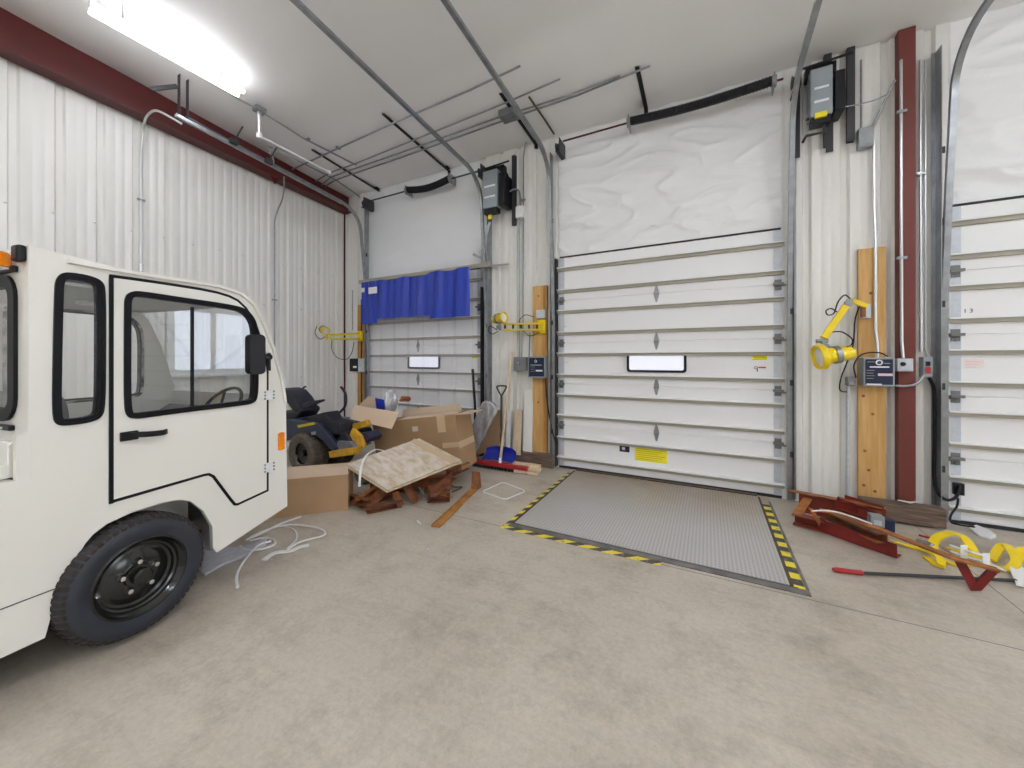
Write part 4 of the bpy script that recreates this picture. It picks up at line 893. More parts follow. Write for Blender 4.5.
BX(t, 'side_box', 358, 358.5, 363.5, 372, YB - .12, YB - .047, 'galvlight'); BX(t, 'switch_rocker', 353, 366, 356.5, 368, YB - .096, YB - .092, 'paper', 0)
# ------------------------------------------------------------------ dock lamps
def head(t, c, ax, L=.26, r=.065, R=.12):
    ax = Vector(ax).normalized(); c = Vector(c)
    m_ = MB(); m_.lathe([(0, -L), (r * .55, -L), (r * .6, -L + .02), (r, -L + .03), (r * 1.05, -L + .10), (r * 1.12, -.09), (R * .92, -.06), (R, -.05), (R, -.01), (R * .96, 0), (R * .86, 0), (R * .84, -.02), (R * .6, -.07), (0, -.08)], c, ax, 28); hb = build('lamp_housing', m_, 'yellow', t)
    m_ = MB(); m_.lathe([(R * .45, -.075), (R * .8, -.03), (R * .78, -.025), (0, -.022)], c, ax, 24); build('lens', m_, 'frost', hb)
    m_ = MB(); b_ = c - ax * (L * .52); m_.lathe([(r * 1.2, -.022), (r * 1.28, -.022), (r * 1.28, .022), (r * 1.2, .022)], b_, ax, 24); build('clamp_band', m_, 'galv', t)
def armbar(t, a, b, w_=.045, h_=.045, m='yellow', name='arm'):
    m_ = MB(); m_.sweep([a, b], RECT(w_, h_), up=(0, -1, .01)); return build(name, m_, m, t, bevel=.004)
def wirep(t, pts, r_=.006, m='black', name='cable', n=6):
    m_ = MB(); m_.tube(smooth(pts, 6), r_, 6); return build(name, m_, m, t)
ly = YB - .045
t = empty('dock_lamp', 'yellow dock lamp on a folded arm hanging down beside the knotty pine board', 'lamp', tuple(W(867, 318, y=ly)), group='yellow dock lamps on swing arms')
BX(t, 'wall_bracket', 861, 304, 871, 318, ly - .05, ly - .001, 'galvlight'); BX(t, 'yoke', 862.5, 304.5, 866, 317, ly - .12, ly - .052, 'rustorange')
a = W(866, 306, y=ly - .10); b = W(851.5, 300.5, y=ly - .22); armbar(t, a, b, .04, .035, 'yellow')
j = W(849, 303, y=ly - .24); m_ = MB(); m_.tube([j + Vector((0, 0, -.035)), j + Vector((0, 0, .035))], .022, 12); m_.box(j.x - .03, j.x + .02, j.y - .03, j.y + .03, j.z - .02, j.z + .02); build('elbow_joint', m_, 'galv', t)
a = W(846, 306, y=ly - .25); b = W(823.5, 338, y=ly - .30); armbar(t, a, b, .055, .05)
j = W(822, 342, y=ly - .31); m_ = MB(); m_.tube([j + Vector((-.045, 0, .01)), j + Vector((.045, 0, .01))], .020, 12); m_.sweep([j + Vector((.0, 0, 0)), W(836, 353, y=ly - .31)], RECT(.03, .05), up=(0, -1, 0)); build('knuckle_bracket', m_, 'galv', t)
head(t, W(817, 357.5, y=ly - .36), (-.93, -.22, -.16), .30)
wirep(t, [W(852, 301, y=ly - .24), W(845, 295, y=ly - .27), W(838, 302, y=ly - .30), W(834, 313, y=ly - .30), W(828, 315, y=ly - .31), W(826, 311, y=ly - .31), W(831, 308.5, y=ly - .30), W(837, 312, y=ly - .29)])
wirep(t, [W(832, 332, y=ly - .30), W(842, 332, y=ly - .27), W(852, 339, y=ly - .28), W(851, 345, y=ly - .30), W(847, 347, y=ly - .34)])
wirep(t, [W(860, 305, y=ly - .06), W(855, 320, y=ly - .02), W(853, 345, y=ly - .02), W(846, 365, y=ly - .02), W(841, 378, y=ly + .0), W(840, 390, y=ly + .0), W(847, 392, y=ly + .0)])
wirep(t, [W(856, 378, y=ly - .03), W(854, 365, y=ly - .04), W(862, 354.5, y=ly - .06), W(878, 352.5, y=ly - .10), W(888, 356.5, y=ly - .12)])
# middle lamp
t = empty('dock_lamp', 'yellow dock lamp on level twin-bar arm reaching left from the tan post', 'lamp', tuple(W(540, 325, y=ly)), group='yellow dock lamps on swing arms')
BX(t, 'wall_bracket', 537.5, 320, 545, 333, ly - .05, ly - .001, 'yellow')
for v0, v1 in ((323.5, 323.5), (329.5, 329.5)): armbar(t, W(543, v0, y=ly - .06), W(503, v1 + .5, y=ly - .16), .024, .03)
for u_ in (504, 512, 520, 528, 536): BX(t, 'spacer', u_, 324.8, u_ + 1.6, 328.6, ly - .10, ly - .085, 'darkmetal', 0)
j = W(500, 327, y=ly - .17); m_ = MB(); m_.tube([j + Vector((0, 0, -.05)), j + Vector((0, 0, .05))], .022, 12); m_.box(j.x - .05, j.x + .01, j.y - .02, j.y + .02, j.z - .03, j.z + .03); build('elbow_joint', m_, 'galv', t)
la, lb = W(504.5, 317, y=ly - .30), W(489.5, 321, y=ly - .18); head(t, la, la - lb, .25, .06, .075)
wirep(t, [W(497, 330, y=ly - .2), W(490, 326, y=ly - .22), W(488.5, 331, y=ly - .22), W(493, 334, y=ly - .2), W(498, 331, y=ly - .18)])
wirep(t, [W(540, 332, y=ly - .05), W(530, 336, y=ly - .07), W(524, 331, y=ly - .1), W(519, 322, y=ly - .12), W(525, 315, y=ly - .1), W(534, 317, y=ly - .07)])
wirep(t, [W(530, 333, y=ly - .02), W(529.5, 345, y=ly + .01), W(529, 357, y=ly - .02)])
# corner lamp
t = empty('dock_lamp', 'small yellow dock lamp on a level arm near the corner wood post', 'lamp', tuple(W(360, 335, y=ly)), group='yellow dock lamps on swing arms')
BX(t, 'wall_bracket', 357.5, 331, 361, 341, ly - .05, ly - .001, 'yellow')
yh = 4.12
for v0, v1 in ((333.5, 335), (338.8, 339)): armbar(t, W(359.5, v0, y=ly - .06), W(329, v1, y=yh), .024, .03)
j = W(326.5, 337, y=yh); m_ = MB(); m_.tube([j + Vector((0, 0, -.05)), j + Vector((0, 0, .04))], .022, 12); build('elbow_joint', m_, 'yellow', t)
la, lb = W(326.5, 331.5, y=yh - .07), W(315, 325, y=yh - .03); head(t, la, la - lb, .20, .052, .072)
wirep(t, [W(317, 326, y=yh), W(315, 333, y=yh), W(320, 339, y=yh), W(326, 336, y=yh)])
wirep(t, [W(332, 340, y=4.2), W(332, 350, y=4.3), W(338, 358, y=4.6), W(347, 359, y=4.75), W(352, 352, y=4.8), W(354, 342, y=4.8)])
wirep(t, [W(331, 360, y=ly + .0), W(330.5, 378, y=ly + .03), W(333, 383, y=ly + .03), W(334, 381, y=ly + .03)], .005)
# ------------------------------------------------------------------ door openers
def opener(label, u0, v0, u1, v1, ya):
    c = W((u0 + u1) / 2, (v0 + v1) / 2, y=ya); t = empty('door_opener', label, 'door opener', tuple(c))
    BX(t, 'motor_housing', u0, v0, u1, v1, ya, ya + .16, 'greybox', .008)
    a = W(u0, v0, y=ya); b = W(u1, v1, y=ya); w_ = b.x - a.x; h_ = a.z - b.z
    m_ = MB(); m_.lathe([(0, -.03), (.07, -.03), (.07, .03), (0, .03)], (b.x + .02, ya + .20, a.z - h_ * .1), (1, 0, 0), 16); m_.box(a.x - .02, b.x + .05, ya + .10, ya + .2, a.z - .02, a.z + .09); m_.tube([(a.x - .05, ya + .06, a.z + .07), (b.x + .16, ya + .06, a.z + .09)], .012, 8); build('drive_gear', m_, 'black', t)
    m_ = MB(); m_.box(b.x + .02, b.x + .10, ya + .02, YB - .01, b.z + .02, a.z - .06); build('motor', m_, 'black', t, bevel=.01)
    for x in ((b.x + .115, ) if u0 < 600 else (b.x - .02, b.x + .16)):
        m_ = MB(); m_.sweep([(x, YB - .003, b.z - .22), (x, YB - .003, a.z + .26)], CPROF(.06, .045, .005), up=(0, -1, 0)); build('mounting_angle', m_, 'darkmetal', t)
    m_ = MB(); m_.box(a.x + .01, b.x - .01, ya + .02, ya + .12, b.z - .07, b.z - .001); build('terminal_block', m_, 'black', t)
    for k_ in range(2): m_ = MB(); m_.box(a.x + .03, b.x - .03, ya - .003, ya - .0005, a.z - h_ * (.45 + .28 * k_), a.z - h_ * (.40 + .28 * k_)); build('rating_label', m_, 'paper', t)
    return t, a, b
t, a, b = opener('grey door opener box beside the top of the blue curtain door', 482.5, 172, 497, 206, YB - .28)
m_ = MB(); c = W(490, 213, y=YB - .2); m_.box(c.x - .03, c.x + .03, c.y - .01, c.y + .01, c.z - .09, c.z + .08); build('yellow_tag', m_, 'yellowlabel', t, bevel=.006)
t2, a, b = opener('grey door opener box above the knotty pine board, high beside the middle door', 810.5, 70, 833, 112, YB - .26)
m_ = MB(); c0_ = W(815, 113, y=YB - .26); c1_ = W(827, 115.5, y=YB - .26); m_.box(c0_.x, c1_.x, YB - .262, YB - .16, c1_.z, c0_.z - .002); build('yellow_tag', m_, 'yellowlabel', t2)
for u_ in (796.5, 829.5):
    m_ = MB(); c = W(u_, 158 if u_ < 800 else 152, y=YB - .05); d_ = W(u_, 90, y=YB - .05); m_.box(c.x - .03, c.x + .03, YB - .05, YB - .045, c.z, d_.z); build('mounting_angle', m_, 'darkmetal', t2)
m_ = MB(); c0_ = W(806, 120, y=YB - .2); c1_ = W(824, 132, y=YB - .2); m_.tube([c0_, Vector((c1_.x, c0_.y, c0_.z)), c1_, Vector((c0_.x, c1_.y, c1_.z)), W(803, 142, y=YB - .1)], .014, 8); build('chain_guide', m_, 'darkmetal', t2)
m_ = MB()
for i in range(26):
    c = W(817, 120, y=YB - .22) + Vector((.0, 0, -.03 * 0)); break
# diagonal brace bars under the middle opener
m_ = MB(); m_.sweep([W(490, 222, y=YB - .15), W(479, 254, y=YB - .08)], RECT(.045, .006), up=(0, -1, 0)); one('brace_bar', m_, 'galvlight', 'slanted flat steel bar under the middle opener', 'steel bar')
m_ = MB(); m_.sweep([W(473, 254, y=YB - .09), W(490, 262, y=YB - .09)], RECT(.04, .008), up=(0, -1, 0)); one('brace_bar', m_, 'galv', 'short steel bar at the end of the curtain rail', 'steel bar')
# ------------------------------------------------------------------ strip curtain on the first door
yc_ = YB - .22
t = empty('strip_curtain', 'strip curtain with blue vinyl top band and clear strips before the corner door', 'strip curtain', tuple(W(420, 280, y=yc_)))
a = W(359.5, 283.5, y=yc_ + .03); b = W(490, 262.5, y=yc_ + .03); zr = (a.z + b.z) / 2; a.z = b.z = zr
m_ = MB(); m_.sweep([a, b], [(-.02, -.03), (.02, -.03), (.02, .03), (-.02, .03)]); build('rail', m_, 'strut', t, bevel=.003)
m_ = MB(); m_.tube([W(360, 281, y=YB - .05), W(507, 268.5, y=YB - .05)], .012, 8); m_.v = m_.v[:]; 
m_ = MB(); q = W(484, 266.5, y=YB - .06); m_.tube([q, Vector((q.x + .42, q.y, q.z - .01))], .016, 8); build('rail_end_rod', m_, 'conduit', t)
def wavy(xa, xb, ztop, zbot, amp, waves, y, th=.004, ph=0, n=60, mz=8, slope=0):
    m_ = MB(); vs = []
    for k_ in range(2):
        for j_ in range(mz + 1):
            f2 = j_ / mz
            for i in range(n + 1):
                f_ = i / n; x = xa + (xb - xa) * f_; zt_ = ztop(f_) if callable(ztop) else ztop; zb_ = zbot(f_) if callable(zbot) else zbot
                yy = y + amp * math.sin(f_ * waves * 2 * PI + ph) * (.5 + .6 * f2) + amp * .35 * math.sin(f_ * waves * 4.7 * PI + ph * 2 + f2)
                vs.append((x, yy + k_ * th, zt_ + (zb_ - zt_) * f2))
    N1 = (n + 1) * (mz + 1); fs = []
    for k_ in range(2):
        for j_ in range(mz):
            for i in range(n):
                q = k_ * N1 + j_ * (n + 1) + i; f_ = (q, q + 1, q + n + 2, q + n + 1); fs.append(f_ if k_ else f_[::-1])
    for i in range(n): fs.append((i, i + 1, N1 + i + 1, N1 + i)); q = mz * (n + 1) + i; fs.append((q + 1, q, N1 + q, N1 + q + 1))
    for j_ in range(mz): q = j_ * (n + 1); fs.append((q + n + 1, q, N1 + q, N1 + q + n + 1)); q += n; fs.append((q, q + n + 1, N1 + q + n + 1, N1 + q))
    m_.add(vs, fs); return m_
yb_ = yc_ - .03
zA = W(400, 281, y=yb_).z; X = lambda u, y=yb_: W(u, 300, y=y).x
zt = zr - .035
z_l = W(370, 323.5, y=yb_).z; z_m = W(400, 317.5, y=yb_).z; z_r = W(455, 317.5, y=yb_).z
build('blue_band', wavy(X(362), X(377), zt, z_l, .016, 1.2, yb_ - .012, n=20), 'bluevinyl', t, angle=80)
build('blue_band', wavy(X(374), X(433), lambda f_: zt - .02 + .02 * math.sin(f_ * 14), z_m, .032, 3.4, yb_ - .030, ph=.8), 'bluevinyl', t, angle=80)
build('blue_band', wavy(X(431.5), X(471.5), lambda f_: zt + .0 + .01 * math.sin(f_ * 9), z_r, .026, 1.8, yb_ - .060, ph=2, n=40), 'bluevinyl', t, angle=80)
xs0, xs1 = X(367), X(471)
for i in range(7):
    xa = xs0 + (xs1 - xs0) * i / 7 - .02; xb = xs0 + (xs1 - xs0) * (i + 1) / 7 + .02
    build('clear_strip', wavy(xa, xb, zt - .06, .12, .010, .9, yb_ + .020 + .006 * (i % 2), th=.002, ph=i * 1.7, n=14, mz=14), 'vinylclear', t, angle=80)
a = W(368, 287.5, y=yb_ - .05); b = W(376.5, 293, y=yb_ - .05); m_ = MB(); m_.box(a.x, b.x, yb_ - .040, yb_ - .038, b.z, a.z); build('care_label', m_, 'paper', t)
a = W(361, 288, y=yb_ - .05); b = W(364, 292, y=yb_ - .05); m_ = MB(); m_.box(a.x, b.x, yb_ - .040, yb_ - .038, b.z, a.z); build('care_label', m_, 'paper', t)
# black weather seals at the door edges
for dd, x in ((d1, D1[1] + .012), (d2, D2[0] - .014), (d1, D1[0] - .02)):
    m_ = MB(); m_.box(x - .004, x + .012, YD - .075, YD + .01, .02, 2.88 if dd is not d1 else 2.6); build('side_seal', m_, 'rubber', dd)
m_ = MB(); m_.tube([W(472.5, 369, y=YB - .10), W(475, 405, y=YB - .13), Vector((W(475, 405, y=YB - .13).x + .02, YB - .16, .03))], .020, 10); one('black_pole', m_, 'black', 'black pole leaning upright in front of the corner overhead door', 'pole')
# black cable at door 3, and the sensor
m_ = MB(); m_.tube(smooth([W(929, 378, y=YB - .06), W(933, 386, y=YB - .05), W(934.5, 400, y=YB - .04), W(934.5, 440, y=YB - .04), W(934, 476, y=YB - .04), W(938, 493, y=YB - .07), W(947, 500, y=YB - .1), W(956, 497, y=YB - .1), W(960, 486, y=YB - .08)], 6), .013, 8); one('power_cable', m_, 'black', 'thick black cable hanging from the red rocker switch and looping near the floor', 'cable')
m_ = MB(); m_.tube(smooth([W(958, 498, y=YB - .08), W(957, 506, y=YB - .08), W(951, 515, y=YB - .1), W(951, 522, y=YB - .12), W(960, 525, y=YB - .16), W(975, 527, y=YB - .2)], 5), .008, 6); one('power_cable', m_, 'black', 'thin black cable running along the bottom of the door marked 13', 'cable')
m_ = MB(); a = W(954, 483, y=YB - .075); b = W(965, 496, y=YB - .075); m_.box(a.x, b.x, YB - .075, YD - .056 - .002, b.z, a.z); one('door_sensor', m_, 'black', 'small black sensor block low on the door marked 13', 'sensor', .004)
m_ = MB(); m_.tube(smooth([W(546, 358, y=YB - .10), W(545.5, 375, y=YB - .09), W(547, 400, y=YB - .06), W(551, 425, y=YB - .06), W(556, 444, y=YB - .08)], 6), .009, 8); one('power_cable', m_, 'black', 'black cable curving down the edge of the orange post to the middle door track', 'cable')
m_ = MB(); m_.tube(smooth([W(365, 372, y=YB - .05), W(366, 340, y=YB - .05), W(364.5, 352, y=YB - .06), W(366, 395, y=YB - .06), W(364, 430, y=YB - .06)], 5), .007, 6); one('power_cable', m_, 'black', 'thin dark cable hanging along the corner wood post', 'cable')

# ------------------------------------------------------------------ small stuff by the middle post
yo = YB - .12
a = W(515, 453, y=yo); b = W(552.5, 457, y=yo); m_ = MB(); m_.box(a.x, b.x, yo, YB - .05, .0, W(552, 455, y=yo).z); one('timber_kerb', m_, 'oldwood', 'old dark timber lying on the floor at the foot of the tan post', 'timber', .006)
def lath(label, u0, v0, u1, v1, w_, th, m, yt=YB - .06, name='wooden_plank', yf=None):
    a = W(u0, v0, y=yt); b = W(u1, v1, y=yf if yf else YB - .3)
    m_ = MB(); m_.sweep([b, a], RECT(w_, th), up=(0, -1, .2)); return one(name, m_, m, label, 'plank', .002)
lath('pale wide plank leaning on the siding right of the snow shovel', 518.5, 410, 516.5, 455, .125, .02, 'woodpale', YB - .03, yf=YB - .16)
lath('narrow white slat leaning on the siding behind the snow shovel', 509, 410.5, 508, 450, .06, .02, 'white', YB - .03, yf=YB - .17)
lath('white board standing behind the pale wide plank', 529, 390, 527.5, 452, .14, .018, 'siding', YB - .022, yf=YB - .10, name='white_board')
# lumber offcuts
for i, (u0, v0, u1, v1, z, lab) in enumerate(((513, 464.5, 540, 470.5, .10, 'topmost of the pale lumber offcuts beside the red broom head'), (515, 466.5, 541, 473.5, .065, 'middle pale lumber offcut under the topmost one'), (517, 471, 540, 477, .025, 'lowest pale lumber offcut on the floor beside the red broom'))):
    a = W(u0, v0, y=YB - .42); a.z = z; b = W(u1, v1, y=YB - .40); b.z = z
    a.y -= .03 * i; b.y -= .03 * i; m_ = MB(); m_.sweep([a, b], RECT(.08, .034)); one('lumber_offcut', m_, 'woodpale', lab, 'lumber', .002, 'pale lumber offcuts by the broom')
# push broom
yb1 = YB - .47
a = Z(472, 466.5); b = Z(527, 475)
t = empty('push_broom', 'push broom with red head lying at the foot of the snow shovel', 'broom', ((a.x + b.x) / 2, (a.y + b.y) / 2, 0))
d_ = (b - a).normalized(); nrm = Vector((-d_.y, d_.x, 0))
def obox(m_, a, b, w0, w1, z0, z1):
    d_ = (b - a).normalized(); q = Vector((-d_.y, d_.x, 0)); a = Vector((a.x, a.y, 0)); b = Vector((b.x, b.y, 0)); zz = lambda p, w, z: Vector((p.x + q.x * w, p.y + q.y * w, z))
    return m_.hexa([zz(a, w0, z0), zz(b, w0, z0), zz(b, w1, z0), zz(a, w1, z0), zz(a, w0, z1), zz(b, w0, z1), zz(b, w1, z1), zz(a, w1, z1)])
build('broom_head', obox(MB(), a, b, 0.0, .085, .045, .095), 'redplastic', t, bevel=.006)
m_ = MB(); n = 46
for i in range(n):
    p = a.lerp(b, (i + .5) / n)
    for w_ in (.015, .042, .07): m_.tube([p + nrm * w_ + Vector((0, 0, .045)), p + nrm * (w_ * 1.3 - .01) + Vector((random.uniform(-.005, .005), 0, .002))], .008, 4)
tag(build('bristles', m_, 'brushes', t), kind='stuff')
p = Z(499.5, 462) ; m_ = MB(); base = a.lerp(b, .5) + nrm * .045 + Vector((0, 0, .09)); m_.sweep([base, W(512, 352, y=YB - .06)], RECT(.032, .024), up=(0, -1, .2)); build('handle', m_, 'woodpale', t, bevel=.004)
m_ = MB(); m_.lathe([(.0, 0), (.022, 0), (.018, .07), (0, .07)], base, (0, .1, 1), 10); build('socket', m_, 'paper', t)
# snow shovel in front of it
t = empty('snow_shovel', 'blue snow shovel with dark shaft and D grip leaning upright against the wall', 'shovel', tuple(W(500, 465, y=YB - .30)))
m_ = MB(); vs = []; nu, nv = 16, 8; yb2 = YB - .40
pa = W(484.5, 448, y=yb2); pb = W(515.5, 464.5, y=yb2); wd = pb.x - pa.x; cxs = (pa.x + pb.x) / 2; zlo, zhi = .105, .105 + (pa.z - pb.z)
for k_ in range(2):
    for j_ in range(nv + 1):
        for i in range(nu + 1):
            fu = i / nu * 2 - 1; fv = j_ / nv; w_ = wd / 2 * (1.0 - .05 * fv)
            vs.append((cxs + fu * w_, yb2 + .10 * fv - .07 * fu * fu + .006 * k_ - (.008 * abs(math.sin(i * PI / 2.0)) if not k_ else 0) + .04 * math.sin(fv * PI), zlo + (zhi - zlo) * fv - .03 * (abs(fu) ** 4) * fv))
N1 = (nu + 1) * (nv + 1); fs = []
for j_ in range(nv):
    for i in range(nu): q = j_ * (nu + 1) + i; fs += [(q, q + 1, q + nu + 2, q + nu + 1), (N1 + q + nu + 1, N1 + q + nu + 2, N1 + q + 1, N1 + q)]
for i in range(nu): fs += [(i + 1, i, N1 + i, N1 + i + 1)]; q = nv * (nu + 1) + i; fs += [(q, q + 1, N1 + q + 1, N1 + q)]
for j_ in range(nv): q = j_ * (nu + 1); fs += [(q, q + nu + 1, N1 + q + nu + 1, N1 + q)]; q += nu; fs += [(q + nu + 1, q, N1 + q, N1 + q + nu + 1)]
m_.add(vs, fs); build('blade', m_, 'blueplastic', t, angle=50)
s0 = Vector((cxs, yb2 + .05, zlo + .06)); s1 = W(501.4, 396, y=YB - .09)
m_ = MB(); m_.tube([s0, s0.lerp(s1, .35)], .020, 10); m_.tube([s0.lerp(s1, .3), s1], .015, 10); build('shaft', m_, 'greybox' if False else 'darkmetal', t)
g0 = W(501.3, 396, y=YB - .09); g1 = W(497, 388, y=YB - .08); g2 = W(498, 386, y=YB - .08); g3 = W(505, 386, y=YB - .08); g4 = W(506, 388, y=YB - .08)
m_ = MB(); m_.tube(smooth([g0, g1, g2, g3, g4, g0], 5), .011, 8); build('grip', m_, 'darkmetal', t)
# silver wrapped panel and cardboard behind
def slab(name, pts, y, th, m, label, cat, lean=0.0, bevel=0, parent=None, smoothn=0):
    P3 = [W(u, v, y=y) for u, v in pts]; z0 = min(p.z for p in P3); m_ = MB()
    if smoothn: P3 = smooth(P3, smoothn, closed=True)
    z0 = min(p.z for p in P3)
    m_.poly([[(p.x, p.z) for p in P3]], lambda a, b: Vector((a, y + (b - z0) * lean, b)), lambda a, b: Vector((a, y + th + (b - z0) * lean, b)))
    o = build(name, m_, m, parent, bevel=bevel)
    return tag(o, label, cat) if label else o
slab('cardboard_sheet', [(473, 446), (480, 412), (493, 409), (500, 411), (498, 449), (474, 456)], YB - .16, .012, 'card', 'flat brown cardboard sheet leaning on the wall behind the silver wrapped panel', 'cardboard', .05)
slab('wrapped_panel', [(468, 431), (480, 402.5), (483, 401), (490, 404), (493.5, 409), (492.5, 414), (476, 450), (473, 454), (469, 450)], YB - .44, .09, 'foil', 'silver plastic wrapped panel leaning to the right of the big open box', 'wrapped panel', .08, .012)
# ------------------------------------------------------------------ cardboard boxes
def carton(name, label, O, ex, ey, ez, L, D, H, m, open_top=True, flaps=(), mi='cardlight'):
    """O = front lower corner; ex along the front, ey to the rear, ez up"""
    t = empty(name, label, 'cardboard box', tuple(O)); th = .008
    P_ = lambda a, b, c: O + ex * a + ey * b + ez * c
    def pl(nm, q, n_, mm): mm_ = MB(); mm_.hexa([*q, *[p + n_ * th for p in q]]); return build(nm, mm_, mm, t)
    pl('front_panel', [P_(0, 0, 0), P_(L, 0, 0), P_(L, 0, H), P_(0, 0, H)], ey, m); pl('rear_panel', [P_(0, D, 0), P_(L, D, 0), P_(L, D, H), P_(0, D, H)], -ey, m)
    pl('end_panel', [P_(0, th, 0), P_(0, D - th, 0), P_(0, D - th, H), P_(0, th, H)], ex, m); pl('end_panel', [P_(L, th, 0), P_(L, D - th, 0), P_(L, D - th, H), P_(L, th, H)], -ex, m)
    pl('bottom_panel', [P_(th, th, .0), P_(L - th, th, 0), P_(L - th, D - th, 0), P_(th, D - th, 0)], ez, m)
    for (p0, p1, dv, w_) in flaps:
        a = P_(*p0); b = P_(*p1); dd = (ex * dv[0] + ey * dv[1] + ez * dv[2]).normalized(); nrm_ = (b - a).cross(dd).normalized(); ins = (b - a) * .03
        mm_ = MB(); mm_.hexa([a, b, b + dd * w_ - ins, a + dd * w_ + ins, a + nrm_ * .006, b + nrm_ * .006, b + dd * w_ - ins + nrm_ * .006, a + dd * w_ + ins + nrm_ * .006]); build('flap', mm_, mi, t)
    return t, P_
fl_ = Z(289, 514.6); fr_ = Z(348, 510.0); ex = (fr_ - fl_).normalized(); vd = ray(349, 400); pd = Vector((vd.y, -vd.x, 0)).normalized(); ex = (ex + pd * .8).normalized(); ey = Vector((-ex.y, ex.x, 0)); ez = Vector((0, 0, 1))
dep = (fr_.x * -S + fr_.y * C); HT = 1.5 - (474.5 - HY) / F * dep
O = fr_ - ex * .95; bk = W(343, 456, z=HT); DB = min(.46, max(.3, (bk - fr_).dot(ey)))
t, P_ = carton('cardboard_box', 'low closed cardboard box on the floor between the vehicle nose and the wrapped plywood', O, ex, ey, ez, .95, DB, HT, 'card', flaps=(((0, 0, HT), (.95, 0, HT), (0, 1, .06), DB * .52), ((0, DB, HT), (.95, DB, HT), (0, -1, .10), DB * .5), ((0, 0, HT), (0, DB, HT), (1, 0, .1), .25)))
# big open carton, leaning
ang = math.radians(8); bx = Vector((math.cos(ang), math.sin(ang), 0)); LB, DB2, HB = 1.22, .42, .67; RO = math.radians(-8)
br = Z(462, 471, LB * math.sin(-RO)); roll = Matrix.Rotation(RO, 3, Vector((-bx.y, bx.x, 0)))
ex2 = roll @ bx; ey2 = Vector((-bx.y, bx.x, 0)); ez2 = ex2.cross(ey2); O2 = br - ex2 * LB; O2.z = max(O2.z, .005)
big, PB = carton('cardboard_box', 'big brown open cardboard box tipped over behind the wrapped plywood', O2, ex2, ey2, ez2, LB, DB2, HB, 'carddark', flaps=(((0, 0, HB), (0, DB2, HB), (-1, 0, .25), .22), ((LB * .30, 0, HB), (LB, 0, HB), (.0, 1, .05), .22), ((LB * .12, DB2, HB), (LB * .9, DB2, HB), (0, .3, 1), .10), ((LB, .0, HB), (LB, DB2, HB), (.85, 0, -.05), .18)))
yf_ = O2.y - .03; q = [W(u, v, y=yf_ - dy) for u, v, dy in ((354, 405.5, 0), (399, 412.5, 0), (391.5, 429, .10), (350, 419, .10))]; m_ = MB(); m_.hexa([*q, *[p + Vector((0, .008, .002)) for p in q]]); build('flap', m_, 'cardlight', big)
q = [W(u, v, y=yf_ + .30) for u, v in ((358, 406), (368.5, 396), (378, 403), (374, 410))]; m_ = MB(); m_.hexa([*q, *[p + Vector((0, .008, .002)) for p in q]]); build('flap', m_, 'cardlight', big)
def tapeq(t, P_, q, m='tape', nm='parcel_tape'):
    mm_ = MB(); n_ = (Vector(P_(*q[1])) - Vector(P_(*q[0]))).cross(Vector(P_(*q[3])) - Vector(P_(*q[0]))).normalized() * .0012; q = [P_(*x) for x in q]; mm_.hexa([p - n_ for p in q] + [p + n_ for p in q]); return build(nm, mm_, m, t)
tapeq(big, PB, [(LB - .26, -.002, HB - .20), (LB - .15, -.002, HB - .20), (LB - .15, -.002, HB), (LB - .26, -.002, HB)]); tapeq(big, PB, [(LB - .22, -.002, .28), (LB + .002, -.002, .28), (LB + .002, -.002, .34), (LB - .22, -.002, .34)])
tapeq(big, PB, [(LB + .002, 0, .26), (LB + .002, DB2, .26), (LB + .002, DB2, .34), (LB + .002, 0, .34)])
tapeq(big, PB, [(LB - .62, -.002, HB - .16), (LB - .54, -.002, HB - .16), (LB - .54, -.002, HB - .10), (LB - .62, -.002, HB - .10)], 'graphlabel', 'printed_label'); tapeq(big, PB, [(LB - .74, -.002, HB - .40), (LB - .62, -.002, HB - .40), (LB - .62, -.002, HB - .30), (LB - .74, -.002, HB - .30)], 'graphlabel', 'printed_label')
# things in and on the open carton
def crumple(c, s, seed, n=3, rough=.25):
    bm = bmesh.new(); bmesh.ops.create_icosphere(bm, subdivisions=n, radius=1); rnd = random.Random(seed); m_ = MB(); k = [Vector((rnd.uniform(-1, 1), rnd.uniform(-1, 1), rnd.uniform(-1, 1))) * 4 for _ in range(6)]
    vs = []
    for v in bm.verts:
        d = 1 + rough * sum(math.sin(v.co.dot(q) + i) for i, q in enumerate(k)) / 3 + rnd.uniform(-.06, .06); vs.append(Vector((c[0] + v.co.x * s[0] * d, c[1] + v.co.y * s[1] * d, c[2] + v.co.z * s[2] * d)))
    m_.add(vs, [tuple(v.index for v in f.verts) for f in bm.faces]); bm.free(); return m_
one('plastic_bag', crumple(W(392, 401, y=yf_ + .25), (.085, .08, .17), 3), 'foil', 'crumpled clear plastic bag sticking out of the big open box', 'plastic bag', angle=15)
one('orange_packing', crumple(W(405, 399, y=yf_ + .34), (.09, .06, .04), 5), 'rustorange', 'orange-brown crumpled packing on top of the open box', 'packing', angle=15)
slab('blue_sheet', [(375, 398), (385, 400), (384, 414), (377, 414)], yf_ + .22, .01, 'blueplastic', 'small blue piece tucked behind the light flap of the open box', 'sheet')
